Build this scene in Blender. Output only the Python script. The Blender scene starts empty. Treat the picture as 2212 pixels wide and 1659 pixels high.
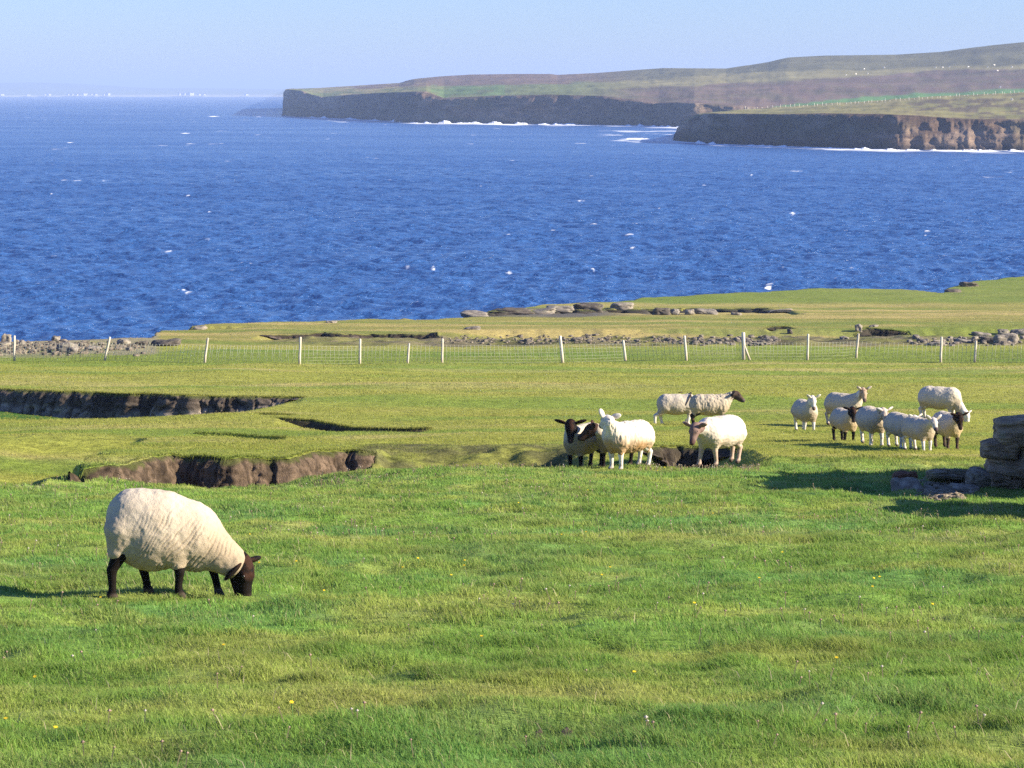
import bpy, math, random
import numpy as np
from mathutils import Vector, Matrix

# ------------------------------------------------------------------ camera, sky, sun, exposure
SC = bpy.context.scene
COL = SC.collection
FL = 6144.0            # focal length in units of a 2212 px wide frame
HV = 201.0             # height of the true horizon in that frame
CAMZ = 20.0            # eye height above the sea
cd = bpy.data.cameras.new("camera"); cam = bpy.data.objects.new("camera", cd); COL.objects.link(cam)
cd.sensor_width = 36; cd.sensor_fit = 'HORIZONTAL'; cd.lens = 36 * FL / 2212
cam.location = (0, 0, CAMZ); cam.rotation_euler = (math.radians(90), 0, 0)
cd.shift_y = -(829.5 - HV) / 2212
cd.clip_start = 0.5; cd.clip_end = 200000
SC.camera = cam
SUN_EL, SUN_A = math.radians(24), math.radians(-12)
S = Vector((math.cos(SUN_EL) * math.cos(SUN_A), math.cos(SUN_EL) * math.sin(SUN_A), math.sin(SUN_EL)))
w = bpy.data.worlds.new("World"); SC.world = w; w.use_nodes = True
nt = w.node_tree; nt.nodes.clear()
sky = nt.nodes.new('ShaderNodeTexSky'); sky.sky_type = 'NISHITA'; sky.sun_disc = False
sky.sun_elevation = SUN_EL; sky.sun_rotation = math.atan2(S.x, S.y)
sky.air_density = 1.0; sky.dust_density = 0.2; sky.ozone_density = 3.0; sky.altitude = 0
tint = nt.nodes.new('ShaderNodeMix'); tint.data_type = 'RGBA'; tint.blend_type = 'MULTIPLY'; tint.inputs[0].default_value = 1
tint.inputs[7].default_value = (0.53, 0.66, 1.08, 1)
bg = nt.nodes.new('ShaderNodeBackground'); bg.inputs[1].default_value = 0.078
wo = nt.nodes.new('ShaderNodeOutputWorld')
nt.links.new(sky.outputs[0], tint.inputs[6]); nt.links.new(tint.outputs[2], bg.inputs[0]); nt.links.new(bg.outputs[0], wo.inputs[0])
sl = bpy.data.lights.new("sun", 'SUN'); sl.energy = 5.0; sl.angle = math.radians(0.5); sl.color = (1.0, 0.88, 0.68)
so = bpy.data.objects.new("sun", sl); COL.objects.link(so); so.rotation_euler = S.to_track_quat('Z', 'Y').to_euler()
SC.view_settings.view_transform = 'Standard'; SC.view_settings.look = 'None'; SC.view_settings.gamma = 1
SC.view_settings.exposure = 1.35
cy = SC.cycles
cy.max_bounces = 6; cy.diffuse_bounces = 2; cy.glossy_bounces = 2; cy.transmission_bounces = 2
cy.volume_bounces = 0; cy.transparent_max_bounces = 4; cy.use_denoising = False; cy.sample_clamp_indirect = 2.0; cy.use_adaptive_sampling = False
cy.caustics_reflective = False; cy.caustics_refractive = False

# ------------------------------------------------------------------ noise and mesh helpers
M32 = np.uint64(0xffffffff)
def _h(ix, iy, iz, seed):
    h = (ix.astype(np.int64).astype(np.uint64) * np.uint64(374761393) + iy.astype(np.int64).astype(np.uint64) * np.uint64(668265263)
         + iz.astype(np.int64).astype(np.uint64) * np.uint64(2147483647) + np.uint64(seed * 974634777 + 12345)) & M32
    h = ((h ^ (h >> np.uint64(13))) * np.uint64(1274126177)) & M32
    h = ((h ^ (h >> np.uint64(16))) * np.uint64(2246822519)) & M32
    h ^= h >> np.uint64(15)
    return h.astype(np.float64) / 2147483647.5 - 1.0
def n2(x, y, seed=0):
    x, y = np.broadcast_arrays(np.asarray(x, float), np.asarray(y, float))
    ix, iy = np.floor(x), np.floor(y); fx, fy = x - ix, y - iy
    sx, sy = fx * fx * (3 - 2 * fx), fy * fy * (3 - 2 * fy); z = np.zeros_like(ix)
    a = _h(ix, iy, z, seed); b = _h(ix + 1, iy, z, seed); c = _h(ix, iy + 1, z, seed); d = _h(ix + 1, iy + 1, z, seed)
    return (a + (b - a) * sx) * (1 - sy) + (c + (d - c) * sx) * sy
def n3(x, y, z, seed=0):
    x, y, z = np.broadcast_arrays(np.asarray(x, float), np.asarray(y, float), np.asarray(z, float))
    ix, iy, iz = np.floor(x), np.floor(y), np.floor(z); fx, fy, fz = x - ix, y - iy, z - iz
    sx, sy, sz = [f * f * (3 - 2 * f) for f in (fx, fy, fz)]
    r = []
    for k in (0, 1):
        a = _h(ix, iy, iz + k, seed); b = _h(ix + 1, iy, iz + k, seed); c = _h(ix, iy + 1, iz + k, seed); d = _h(ix + 1, iy + 1, iz + k, seed)
        r.append((a + (b - a) * sx) * (1 - sy) + (c + (d - c) * sx) * sy)
    return r[0] + (r[1] - r[0]) * sz
def fbm2(x, y, o=4, seed=0):
    x = np.asarray(x, float); y = np.asarray(y, float); s = 0; a = 1; t = 0
    for i in range(o):
        s = s + a * n2(x * 2 ** i + 13.7 * i, y * 2 ** i - 7.1 * i, seed + i); t += a; a *= .5
    return s / t * 1.5
def fbm3(x, y, z, o=3, seed=0):
    s = 0; a = 1; t = 0
    for i in range(o):
        s = s + a * n3(x * 2 ** i + 3.7 * i, y * 2 ** i, z * 2 ** i, seed + i); t += a; a *= .5
    return s / t * 1.5
def ss(a, b, x):
    t = np.clip((x - a) / (b - a), 0, 1); return t * t * (3 - 2 * t)
def lerp(a, b, t): return a + (b - a) * t
def mixc(c0, c1, t):
    t = np.asarray(t)[..., None]; return np.asarray(c0) * (1 - t) + np.asarray(c1) * t

def mesh_np(name, V, quads=None, tris=None, mat=None, smooth=True, parent=None, col=None, extra=None, loc=None, link=True):
    me = bpy.data.meshes.new(name); V = np.asarray(V, np.float32).reshape(-1, 3)
    q = np.zeros((0, 4), np.int32) if quads is None else np.asarray(quads, np.int32).reshape(-1, 4)
    t = np.zeros((0, 3), np.int32) if tris is None else np.asarray(tris, np.int32).reshape(-1, 3)
    me.vertices.add(len(V)); me.vertices.foreach_set('co', V.ravel())
    me.loops.add(q.size + t.size); me.loops.foreach_set('vertex_index', np.concatenate([q.ravel(), t.ravel()]))
    me.polygons.add(len(q) + len(t))
    ls = np.concatenate([np.arange(len(q)) * 4, q.size + np.arange(len(t)) * 3]).astype(np.int32)
    me.polygons.foreach_set('loop_start', ls)
    me.update(calc_edges=True)
    me.polygons.foreach_set('use_smooth', np.full(len(q) + len(t), smooth))
    if col is not None:
        a = me.attributes.new('Col', 'FLOAT_COLOR', 'POINT'); c = np.ones((len(V), 4), np.float32); c[:, :3] = np.asarray(col).reshape(-1, 3)
        a.data.foreach_set('color', c.ravel())
    for k, v in (extra or {}).items():
        a = me.attributes.new(k, 'FLOAT', 'POINT'); a.data.foreach_set('value', np.asarray(v, np.float32).ravel())
    me.validate()
    if mat: me.materials.append(mat)
    ob = bpy.data.objects.new(name, me)
    if link: COL.objects.link(ob)
    if parent is not None: ob.parent = parent
    if loc is not None: ob.location = loc
    return ob
def gridq(nr, nc):
    i = np.arange(nr - 1)[:, None] * nc + np.arange(nc - 1)[None, :]
    return np.stack([i, i + 1, i + nc + 1, i + nc], -1).reshape(-1, 4)
def tag(o, label=None, cat=None, group=None, kind=None):
    if label: o['label'] = label
    if cat: o['category'] = cat
    if group: o['group'] = group
    if kind: o['kind'] = kind
    return o
def empty(name, loc, rz=0):
    o = bpy.data.objects.new(name, None); COL.objects.link(o); o.location = loc; o.rotation_euler = (0, 0, rz); o.empty_display_size = .1
    return o
def tube(pts, rad, n=6):
    pts = np.asarray(pts, float); rad = np.broadcast_to(np.asarray(rad, float), (len(pts),)); V = []; Q = []
    for i, p in enumerate(pts):
        d = pts[min(i + 1, len(pts) - 1)] - pts[max(i - 1, 0)]; d /= np.linalg.norm(d) + 1e-9
        a = np.cross(d, [0, 1, 0] if abs(d[1]) < .9 else [1, 0, 0]); a /= np.linalg.norm(a); b = np.cross(d, a)
        for k in range(n):
            t = 2 * math.pi * k / n; V.append(p + rad[i] * (math.cos(t) * a + math.sin(t) * b))
    for i in range(len(pts) - 1):
        for k in range(n): Q.append([i * n + k, i * n + (k + 1) % n, (i + 1) * n + (k + 1) % n, (i + 1) * n + k])
    T = []
    for e, o in ((0, 0), (len(pts) - 1, 1)):
        c = len(V); V.append(pts[e])
        for k in range(n): T.append([c, e * n + (k + 1) % n, e * n + k] if not o else [c, e * n + k, e * n + (k + 1) % n])
    return np.array(V), np.array(Q), np.array(T)
def join(parts):
    Vs, Qs, Ts, o = [], [], [], 0
    for V, Q, T in parts:
        Vs.append(V)
        if Q is not None and len(Q): Qs.append(np.asarray(Q) + o)
        if T is not None and len(T): Ts.append(np.asarray(T) + o)
        o += len(V)
    return np.concatenate(Vs), (np.concatenate(Qs) if Qs else None), (np.concatenate(Ts) if Ts else None)

# ------------------------------------------------------------------ materials
def pm(name, col=None, attr=False, rough=.85, var=.25, vs=6., bump=.0, bs=20., bd=.02, spec=.3, trans=0., stretch=(1, 1, 1), sheen=0, col2=None, vs2=None):
    m = bpy.data.materials.new(name); m.use_nodes = True; t = m.node_tree; t.nodes.clear()
    N = t.nodes.new; L = t.links.new
    out = N('ShaderNodeOutputMaterial'); b = N('ShaderNodeBsdfPrincipled'); b.inputs['Roughness'].default_value = rough
    b.inputs['Specular IOR Level'].default_value = spec
    if sheen: b.inputs['Sheen Weight'].default_value = sheen
    tc = N('ShaderNodeTexCoord'); mp = N('ShaderNodeMapping'); mp.inputs['Scale'].default_value = stretch; L(tc.outputs['Object'], mp.inputs[0])
    if attr:
        c = N('ShaderNodeAttribute'); c.attribute_name = 'Col'; cs = c.outputs['Color']
    else:
        c = N('ShaderNodeRGB'); c.outputs[0].default_value = (*col, 1); cs = c.outputs[0]
    if col2:
        nn = N('ShaderNodeTexNoise'); nn.inputs['Scale'].default_value = vs2 or vs; nn.inputs['Detail'].default_value = 5; L(mp.outputs[0], nn.inputs[0])
        rp = N('ShaderNodeMapRange'); rp.inputs[1].default_value = .42; rp.inputs[2].default_value = .62; L(nn.outputs[0], rp.inputs[0])
        mx = N('ShaderNodeMix'); mx.data_type = 'RGBA'; L(rp.outputs[0], mx.inputs[0]); L(cs, mx.inputs[6]); mx.inputs[7].default_value = (*col2, 1); cs = mx.outputs[2]
    if var:
        n = N('ShaderNodeTexNoise'); n.inputs['Scale'].default_value = vs; n.inputs['Detail'].default_value = 6; n.inputs['Roughness'].default_value = .65; L(mp.outputs[0], n.inputs[0])
        r = N('ShaderNodeMapRange'); r.inputs[1].default_value = .3; r.inputs[2].default_value = .7; r.inputs[3].default_value = 1 - var; r.inputs[4].default_value = 1 + var; L(n.outputs[0], r.inputs[0])
        v = N('ShaderNodeVectorMath'); v.operation = 'SCALE'; L(cs, v.inputs[0]); L(r.outputs[0], v.inputs['Scale']); cs = v.outputs[0]
    L(cs, b.inputs['Base Color'])
    if bump:
        n = N('ShaderNodeTexNoise'); n.inputs['Scale'].default_value = bs; n.inputs['Detail'].default_value = 8; n.inputs['Roughness'].default_value = .7; L(mp.outputs[0], n.inputs[0])
        bp = N('ShaderNodeBump'); bp.inputs['Strength'].default_value = bump; bp.inputs['Distance'].default_value = bd; L(n.outputs[0], bp.inputs['Height']); L(bp.outputs[0], b.inputs['Normal'])
    sh = b.outputs[0]
    if trans:
        tr = N('ShaderNodeBsdfTranslucent'); L(cs, tr.inputs[0]); mx = N('ShaderNodeMixShader'); mx.inputs[0].default_value = trans
        L(sh, mx.inputs[1]); L(tr.outputs[0], mx.inputs[2]); sh = mx.outputs[0]
    L(sh, out.inputs[0])
    return m
M_ground = pm('turf', attr=True, rough=.95, var=.42, vs=6, bump=1., bs=14, bd=.06, spec=.1, stretch=(.45, 1, 1))
M_grass = pm('grass_blades', attr=True, rough=.7, var=0, spec=.2, trans=.48)
M_peat = pm('peat', attr=True, rough=.95, var=.35, vs=9, bump=1, bs=30, bd=.07, spec=.1)
M_rock = pm('weathered_stone', attr=True, rough=.9, var=.3, vs=5, bump=.9, bs=11, bd=.04, spec=.15, stretch=(1, 1, 1.4))
M_wood = pm('bleached_wood', col=(.62, .58, .50), rough=.9, var=.3, vs=9, bump=.5, bs=30, bd=.01, stretch=(1, 1, .2), col2=(.40, .34, .26), vs2=5)
M_wire = pm('galvanised_wire', col=(.52, .52, .40), rough=.8, var=0)
M_hill = pm('hill_turf', attr=True, rough=.95, var=.28, vs=.02, bump=0, spec=.1, stretch=(1, 1, 2))
M_cliff = pm('cliff_rock', attr=True, rough=.95, var=.35, vs=.16, bump=.8, bs=.5, bd=1.5, spec=.1, stretch=(.4, .4, 2.4))
M_fleece = pm('fleece', attr=True, rough=1, var=.10, vs=28, bump=.9, bs=95, bd=.007, spec=.03, sheen=.04)
M_skin = pm('short_hair', attr=True, rough=.75, var=.25, vs=25, bump=.4, bs=90, bd=.004, spec=.10)
M_eye = pm('eye_gloss', col=(.01, .008, .006), rough=.15, var=0, spec=.6)
M_foam = pm('sea_foam', col=(.85, .87, .9), rough=.9, var=.1, vs=.5)
# ------------------------------------------------------------------ the lie of the land
_kd = np.array([-60, -10, 0, 11, 20.4, 49, 58.5, 67, 85, 105, 125, 145, 155, 170, 195, 230, 260, 300, 400.])
_kz = np.array([1.0, 1.2, 1.5, 2.61, 3.616, 6.436, 7.27, 7.98, 9.05, 10.41, 11.78, 12.96, 13.47, 14.14, 15.52, 17.37, 18.15, 18.6, 19.])
_dd = np.arange(-60, 400, .25); _drop = np.interp(_dd, _kd, _kz)
_g = np.exp(-.5 * (np.arange(-24, 25) / 10.) ** 2); _g /= _g.sum()
_drop = np.convolve(np.pad(_drop, 24, mode='edge'), _g, 'valid')
def drop(d): return np.interp(d, _dd, _drop)
_vt = np.arange(9, 300, .25); _vv = HV + FL * drop(_vt) / _vt
def dist_of_v(v): return np.interp(-np.asarray(v, float), -_vv, _vt)
def world(u, v):
    d = dist_of_v(v); return (u - 1106) / FL * d, d
_c = [(-3000, 120), (-400, 138), (0, 153), (150, 155), (325, 157), (345, 170), (450, 181), (600, 188), (890, 197), (1000, 212), (1180, 236), (1330, 240), (1450, 252), (1560, 256),
      (1650, 258), (1770, 265), (1950, 263), (2035, 259), (2060, 270), (2100, 277), (2212, 286), (2800, 300), (5000, 310)]
def dcoast(u): return np.interp(u, [p[0] for p in _c], [p[1] for p in _c])
def B(pts, w, L0, L1, ns=.22): return dict(pts=[(*world(u, v), h, u) for u, v, h in pts], w=w, L0=L0, L1=L1, ns=ns)
BANKS = {
 'front': B([(98, 1012, 0), (103, 1012, .62), (150, 1011, .66), (165, 1007, .7), (236, 1005, .82), (303, 997, .9), (370, 990, .95), (500, 992, .95), (620, 990, .9), (690, 979, .85), (745, 976, .78), (785, 977, .55), (812, 975, 0)], .3, 2.6, 5.4),
 'slump': B([(780, 975, 0), (812, 972, .45), (850, 966, .5), (1000, 962, .52), (1100, 963, .55), (1200, 966, .55), (1260, 972, 0)], 3.6, 2.6, 5.0, .5),
 'den': B([(912, 999, 0), (925, 994, .26), (985, 994, .28), (1003, 999, 0)], .25, .6, 1.6, .15),
 'burrows': B([(1122, 984, 0), (1135, 979, .34), (1190, 983, .36), (1240, 998, .2), (1256, 1003, 0)], .3, .8, 2.0, .15),
 'hole': B([(1370, 970, 0), (1405, 966, .45), (1465, 964, .6), (1515, 965, .5), (1550, 967, .3), (1610, 970, 0)], .35, 2.0, 4.2),
 'left': B([(-500, 838, .6), (0, 843, .66), (100, 846, .74), (253, 850, .88), (337, 852, .8), (472, 854, .62), (573, 855, .42), (640, 856, .14), (662, 860, 0)], .35, 1.6, 6.0),
 'scoop': B([(545, 895, 0), (560, 892, .2), (620, 892, .26), (642, 894, 0)], .3, .8, 2.2, .15),
 'slip': B([(600, 908, 0), (678, 911, .22), (758, 921, .36), (843, 925, .28), (935, 927, 0)], .3, .9, 2.8, .15),
 'crease': B([(421, 935, 0), (500, 936, .14), (607, 943, .13), (622, 944, 0)], .3, .6, 2.5, .15),
 'pocket': B([(8, 1006, 0), (22, 1003, .26), (60, 1003, .26), (74, 1007, 0)], .25, .5, 1.6, .1),
 'beyond': B([(560, 725, 0), (600, 722, .36), (700, 720, .42), (760, 722, .2), (800, 720, .42), (935, 721, .5), (952, 724, 0)], .4, 1.4, 8, .5),
 'burrow': B([(1845, 713, 0), (1870, 710, .5), (1960, 711, .55), (1985, 716, 0)], .4, 1.4, 5, .3),
 'nook': B([(1650, 709, 0), (1665, 706, .5), (1700, 706, .5), (1712, 709, 0)], .4, 1.4, 5, .2),
 'geo': B([(880, 684, 0), (940, 679, .5), (1050, 672, .6), (1180, 669, .9), (1300, 666, 1.0), (1500, 665, 1.0), (1650, 667, .8), (1712, 672, 0)], 1.2, 5, 16, 1.5),
 'ditch': B([(950, 716, .2), (1100, 712, .4), (1400, 710, .4), (1700, 710, .35), (1850, 710, .4), (2100, 708, .5), (2400, 708, .5)], 4, 7, 14, .4),
 'shore': B([(300, 714, 0), (345, 706, .3), (500, 706, .15), (560, 705, 0)], .5, 1.0, 6, .4),
}
def edge_of(bk, X):
    xs = [p[0] for p in bk['pts']]; ys = [p[1] for p in bk['pts']]; hs = [p[2] for p in bk['pts']]
    E = np.interp(X, xs, ys) + bk['ns'] * (n2(X * 1.1, X * 0 + 3.3, 5) + .5 * n2(X * 3.1, X * 0 + 1.3, 6))
    return E, np.interp(X, xs, hs, left=0, right=0)
_r1 = np.array(world(305, 946)); _r2 = np.array(world(150, 1012))
_crx, _cry = (430 - 1106) / FL * 45, 45.5
def ground_z(X, Y, parts=False, back=0.):
    X, Y = np.broadcast_arrays(np.asarray(X, float), np.asarray(Y, float))
    u = 1106 + FL * X / np.maximum(Y, 60)
    z = CAMZ - drop(Y)
    far = ss(45, 75, Y)
    z = z + .16 * n2(X / 11 + 5, Y / 6, 1) * ss(55, 75, Y) * (1 - ss(110, 125, Y)) + (.045 + .04 * far) * n2(X / 3.5, Y / 2.6, 2) * (1 - ss(17, 22, Y) * (1 - ss(22, 26, Y)) * .7)
    z = z + .036 * fbm2(X / .8, Y / .8, 2, 11) * (1 - .6 * far) + .020 * fbm2(X / .25, Y / .3, 1, 14) * (1 - far)
    z = z - .62 * np.exp(-((X - _crx) / 2.3) ** 2) * np.exp(-((Y - _cry) / 3.5) ** 2)          # the near turf sags before the cut
    z = z + .10 * np.exp(-((X + 7.4) / 1.6) ** 2 - ((Y - 47) / 2.5) ** 2)
    cut = np.zeros_like(z)
    d = _r2 - _r1; L = np.hypot(*d); sx, sy = d / L
    a = (X - _r1[0]) * sx + (Y - _r1[1]) * sy
    ts = (_r1[0] + (Y - _r1[1]) * sx / sy) - X + .25 * n2(Y * .8, X * 0, 9)                  # a step facing left
    tf = edge_of(BANKS['front'], X)[0] - Y
    step = (.40 + .28 * ss(1.5, 5, a)) * ss(0, .28, ts) * (1 - ss(1.6, 6.5, ts)) * ss(-.5, 1.2, a) * (1 - ss(2.8, 5.6, tf))
    z = z - step
    for k, bk in BANKS.items():
        E, h = edge_of(bk, X); t = E - Y; tb = t + (back if bk['w'] < .6 else 0)
        L0, L1 = bk['L0'], bk['L1']
        if k == 'left':
            ub = 1106 + FL * X / 85; L0 = lerp(6.5, 1.3, ss(120, 330, ub)); L1 = np.interp(ub, [60, 253, 337, 472, 573, 640], [17, 15, 12, 9.5, 7, 4])
        if k in ('front', 'slump', 'hole'): L1 = np.maximum(E - 47.9, 3.5); L0 = L1 * .5
        c = h * ss(0, bk['w'], tb) * (1 - ss(0, 1, (t - L0) / (L1 - L0)))
        if k == 'front': c = np.maximum(c - step, 0)
        if k == 'slump': z = z + .09 * fbm2(X / .7, Y / .45, 3, 17) * ss(.1, .4, h) * ss(.3, 1.2, t) * (1 - ss(4, 5.5, t))
        z = z - c; cut = np.maximum(cut, c * (tb > 0) * (1 - ss(L0 * .8, L0 * 1.3, t)))
    z = z + .16 * fbm2(X / 1.4, Y / 1.6, 3, 19) * ss(146, 150, Y) * (1 - ss(160, 168, Y)) * ss(520, 700, u)
    co = Y - dcoast(u) - 1.2 * n2(X / 2.5, Y / 3, 21) * ss(20, 100, Y)
    z = np.where(Y > 100, lerp(z, -3.0, ss(0, 7, co)), z)
    if parts: return z, cut, co
    return z
def gz(x, y): return float(ground_z(np.array([x]), np.array([y]))[0])
def place(u, v, d0=10., d1=300.):
    d = np.arange(d0, d1, .05); X = (u - 1106) / FL * d
    vg = HV + FL * (CAMZ - ground_z(X, d)) / d
    i = np.argmax(vg <= v); i = i if vg[i] <= v else len(d) - 1
    return float(X[i]), float(d[i]), float(ground_z(X[i:i + 1], d[i:i + 1])[0])
# colours of the turf
LUSH, BLUEG, YELG, OLIVE, STRAW, GREEN2 = (.180, .305, .056), (.125, .270, .068), (.290, .350, .080), (.285, .30, .056), (.41, .355, .13), (.17, .25, .038)
def turf_col(X, Y, cut=None, co=None, z=None):
    a = fbm2(X / .8, Y / .8, 4, 31); b = fbm2(X / 2.2, Y / 1.5, 4, 35); c = fbm2(X / 1.7, Y / 1.7, 4, 41)
    near = mixc(LUSH, YELG, ss(-.35, .65, a)); near = mixc(near, BLUEG, ss(.0, .6, c) * .6)
    near = mixc(near, STRAW, ss(.3, .9, b) * .28)
    m = fbm2(X / 9, Y / 2.2, 4, 51); g = fbm2(X / 14, Y / 3.0, 3, 57)
    mid = mixc(OLIVE, STRAW, ss(.10, .8, m) * .75); mid = mixc(mid, GREEN2, ss(.0, .6, g) * .75)
    band = np.exp(-((Y - 93) / 5.) ** 2); mid = mixc(mid, STRAW, band * .55 * ss(-.6, .4, m))
    far = mixc((.25, .24, .06), (.38, .31, .11), ss(-.3, .5, fbm2(X / 22, Y / 4, 3, 61))); far = mixc(far, (.13, .20, .03), ss(.1, .6, fbm2(X / 14, Y / 5, 3, 67)) * .6)
    r = mixc(near, mid, ss(47, 53, Y)); r = mixc(r, (.12, .20, .025), ss(118, 124, Y) * (1 - ss(138, 146, Y)) * .6); r = mixc(r, far, ss(143, 152, Y))
    r = mixc(r, (.15, .21, .035), ss(232, 244, Y) * .8)
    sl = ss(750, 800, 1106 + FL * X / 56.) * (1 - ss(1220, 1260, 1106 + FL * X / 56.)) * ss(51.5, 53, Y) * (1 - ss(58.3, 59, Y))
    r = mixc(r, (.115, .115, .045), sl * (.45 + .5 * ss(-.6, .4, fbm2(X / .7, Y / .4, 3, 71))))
    ub = 1106 + FL * X / np.maximum(Y, 60)
    sc = ss(146, 149, Y) * (1 - ss(160, 167, Y)) * ss(540, 700, ub); r = mixc(r, (.15, .15, .055), sc * .75); r = mixc(r, (.19, .16, .10), sc * ss(-.2, .5, fbm2(X / 1.5, Y / 1.5, 3, 77)) * .8); r = mixc(r, (.07, .065, .035), sc * ss(.35, .6, fbm2(X / 1.8, Y / 2.2, 3, 78)) * .8)
    sh = ss(128, 134, Y) * (1 - ss(330, 352, ub)) * ss(-.4, .3, fbm2(X / 2.5, Y / 3, 3, 79) + ss(128, 142, Y) - .35); r = mixc(r, (.27, .235, .16), sh * .8)
    if cut is not None:
        r = mixc(r, (.095, .075, .055), ss(.35, .55, cut) * ss(40, 50, Y) * (Y < 60) * ((ub < 800) | (ub > 1390))); r = mixc(r, (.05, .13, .02), ss(.2, .5, cut) * ss(60, 70, Y) * (1 - ss(100, 110, Y)))
    if co is not None: r = mixc(r, (.13, .11, .085), ss(-.8, .6, co) * (Y > 100)); r = mixc(r, (.12, .11, .09), ss(200, 206, Y) * (1 - ss(226, 230, Y)) * ss(870, 930, ub) * (1 - ss(1280, 1400, ub)))
    return r
# one sheet of ground
d = [-40, -25, -12, -4, 2, 6, 8.5]
x = 9.5
while x < 320:
    d.append(x); x += .055 if x < 30 else .07 if x < 47 else .05 if x < 58 else .13 if x < 82 else .08 if x < 88 else .17 if x < 150 else .28 if x < 250 else .8
dr = np.array(d)
uc = np.concatenate([[-9000, -5000, -3000, -1800, -1100, -650, -400], np.arange(-250, 2462, 4.6), [2600, 2850, 3300, 4000, 5200, 7200, 11000]])
Wd = np.maximum(dr, 14.)
GX = (uc[None, :] - 1106) / FL * Wd[:, None]; GY = np.repeat(dr[:, None], len(uc), 1)
GZ, CUT, CO = ground_z(GX, GY, True, .45)
mesh_np('ground', np.stack([GX, GY, GZ], -1), gridq(*GX.shape), mat=M_ground, col=turf_col(GX, GY, CUT, CO, GZ))['kind'] = 'structure'

# bare faces of the cuts in the turf
def bank_face(key, c_top, c_low, step=.035, rows=26, stones=0., depth=.09, fr=7., label=None, mat=None):
    bk = BANKS[key]; x0, x1 = bk['pts'][0][0], bk['pts'][-1][0]; x0 = max(x0, -17.5) if key != 'front' else float(world(151, 1010)[0])
    X = np.arange(x0, x1, .01); E, h = edge_of(bk, X); al = np.concatenate([[0], np.cumsum(np.hypot(np.diff(X), np.diff(E)))])
    AL = np.arange(0, al[-1], step); X = np.interp(AL, al, X); E, h = edge_of(bk, X); zt = ground_z(X, E + .04)
    k_ = max(3, int(.25 / step)) | 1; ker = np.ones(k_) / k_; tx, ty = np.gradient(X), np.gradient(E)
    tx, ty = [np.convolve(np.pad(q_, k_ // 2, mode='edge'), ker, 'valid') for q_ in (tx, ty)]; ln = np.hypot(tx, ty); NX, NY = ty / ln, -tx / ln; en = np.minimum(np.arange(len(X)), np.arange(len(X))[::-1]) / max(4, .4 / step); en = np.clip(en, 0, 1); NX, NY = NX * en, NY * en - (1 - en)
    q = np.linspace(0, 1, rows); XX = np.repeat(AL[None], rows, 0); H = (h * 1.05)[None] * q[:, None]
    ZZ = zt[None] - .01 - H
    inv = q + .0
    T = bk['w'] * (.5 - np.sin(np.arcsin(np.clip(1 - 2 * q, -1, 1)) / 3))[:, None] + (.06 + depth * 1.1) * np.minimum(1, h / .35)[None]
    s = XX * fr; crack = np.abs(n2(s + 1.2 * n2(s * .5, ZZ * 3, 3), ZZ * 1.3, 81)); crack = ss(.0, .22, crack)
    crack2 = ss(0, .3, np.abs(n2(s * .37 + 9, ZZ * .7, 84)))
    crack3 = ss(0, .4, np.abs(n2(s * 2.1 + 4, ZZ * 3.1, 86))); dd = depth * .35 * (crack3 - 1) + depth * (crack - 1) * .9 + depth * (crack2 - 1) + .05 * fbm2(XX * 5, ZZ * 7, 4, 87) + .02 * n2(XX * 18, ZZ * 18, 89) - .06 * np.exp(-q[:, None] / .08)
    dd = dd * np.minimum(1, h / .25)[None]
    W_ = T + dd + .04 * q[:, None]; YY = E[None] + NY[None] * W_; XR = X[None] + NX[None] * W_
    lid = np.array([1.0, .75, .5, .28, .10, -.03]); LY = E[None] + lid[:, None] - .03; LZ = ground_z(np.repeat(X[None], 6, 0), np.maximum(LY, E[None] + .02)) + np.array([-.05, .008, .014, .016, .014, .006])[:, None] * np.minimum(1, h / .2)[None] ** .5
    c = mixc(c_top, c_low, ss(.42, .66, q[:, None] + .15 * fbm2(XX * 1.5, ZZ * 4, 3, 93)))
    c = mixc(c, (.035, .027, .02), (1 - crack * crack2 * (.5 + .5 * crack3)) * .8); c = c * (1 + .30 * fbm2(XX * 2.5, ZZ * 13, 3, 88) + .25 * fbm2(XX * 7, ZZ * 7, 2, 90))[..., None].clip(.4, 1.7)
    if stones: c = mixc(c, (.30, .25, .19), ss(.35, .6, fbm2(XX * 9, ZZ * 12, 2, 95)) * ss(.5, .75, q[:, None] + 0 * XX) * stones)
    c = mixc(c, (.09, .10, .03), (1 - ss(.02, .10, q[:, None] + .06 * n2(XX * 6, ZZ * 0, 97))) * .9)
    XX = np.concatenate([np.repeat(X[None], 6, 0), XR]); YY = np.concatenate([LY, YY]); ZZ = np.concatenate([LZ, ZZ]); c = np.concatenate([turf_col(XX[:6], LY), c])
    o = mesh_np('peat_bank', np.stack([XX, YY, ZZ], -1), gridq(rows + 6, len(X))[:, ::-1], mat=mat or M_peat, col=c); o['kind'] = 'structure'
    return o
bank_face('front', (.165, .118, .080), (.195, .145, .105), .03, 34, 0, .042, 7.5)
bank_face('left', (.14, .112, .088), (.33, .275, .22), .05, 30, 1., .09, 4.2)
bank_face('hole', (.08, .065, .045), (.10, .08, .065), .03, 20, 0, .08, 5)
bank_face('den', (.08, .065, .045), (.10, .08, .06), .03, 12, 0, .04, 5)
bank_face('burrows', (.08, .065, .045), (.10, .08, .06), .03, 14, 0, .05, 5)
bank_face('slip', (.06, .055, .03), (.06, .055, .03), .04, 10, 0, .04, 5)
bank_face('scoop', (.05, .05, .03), (.06, .055, .03), .04, 10, 0, .04, 5)
bank_face('pocket', (.05, .05, .03), (.06, .055, .03), .03, 10, 0, .04, 5)
bank_face('beyond', (.07, .055, .04), (.12, .095, .075), .08, 14, 0, .1, 3)
bank_face('burrow', (.05, .045, .03), (.06, .05, .035), .08, 14, 0, .1, 3)
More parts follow.
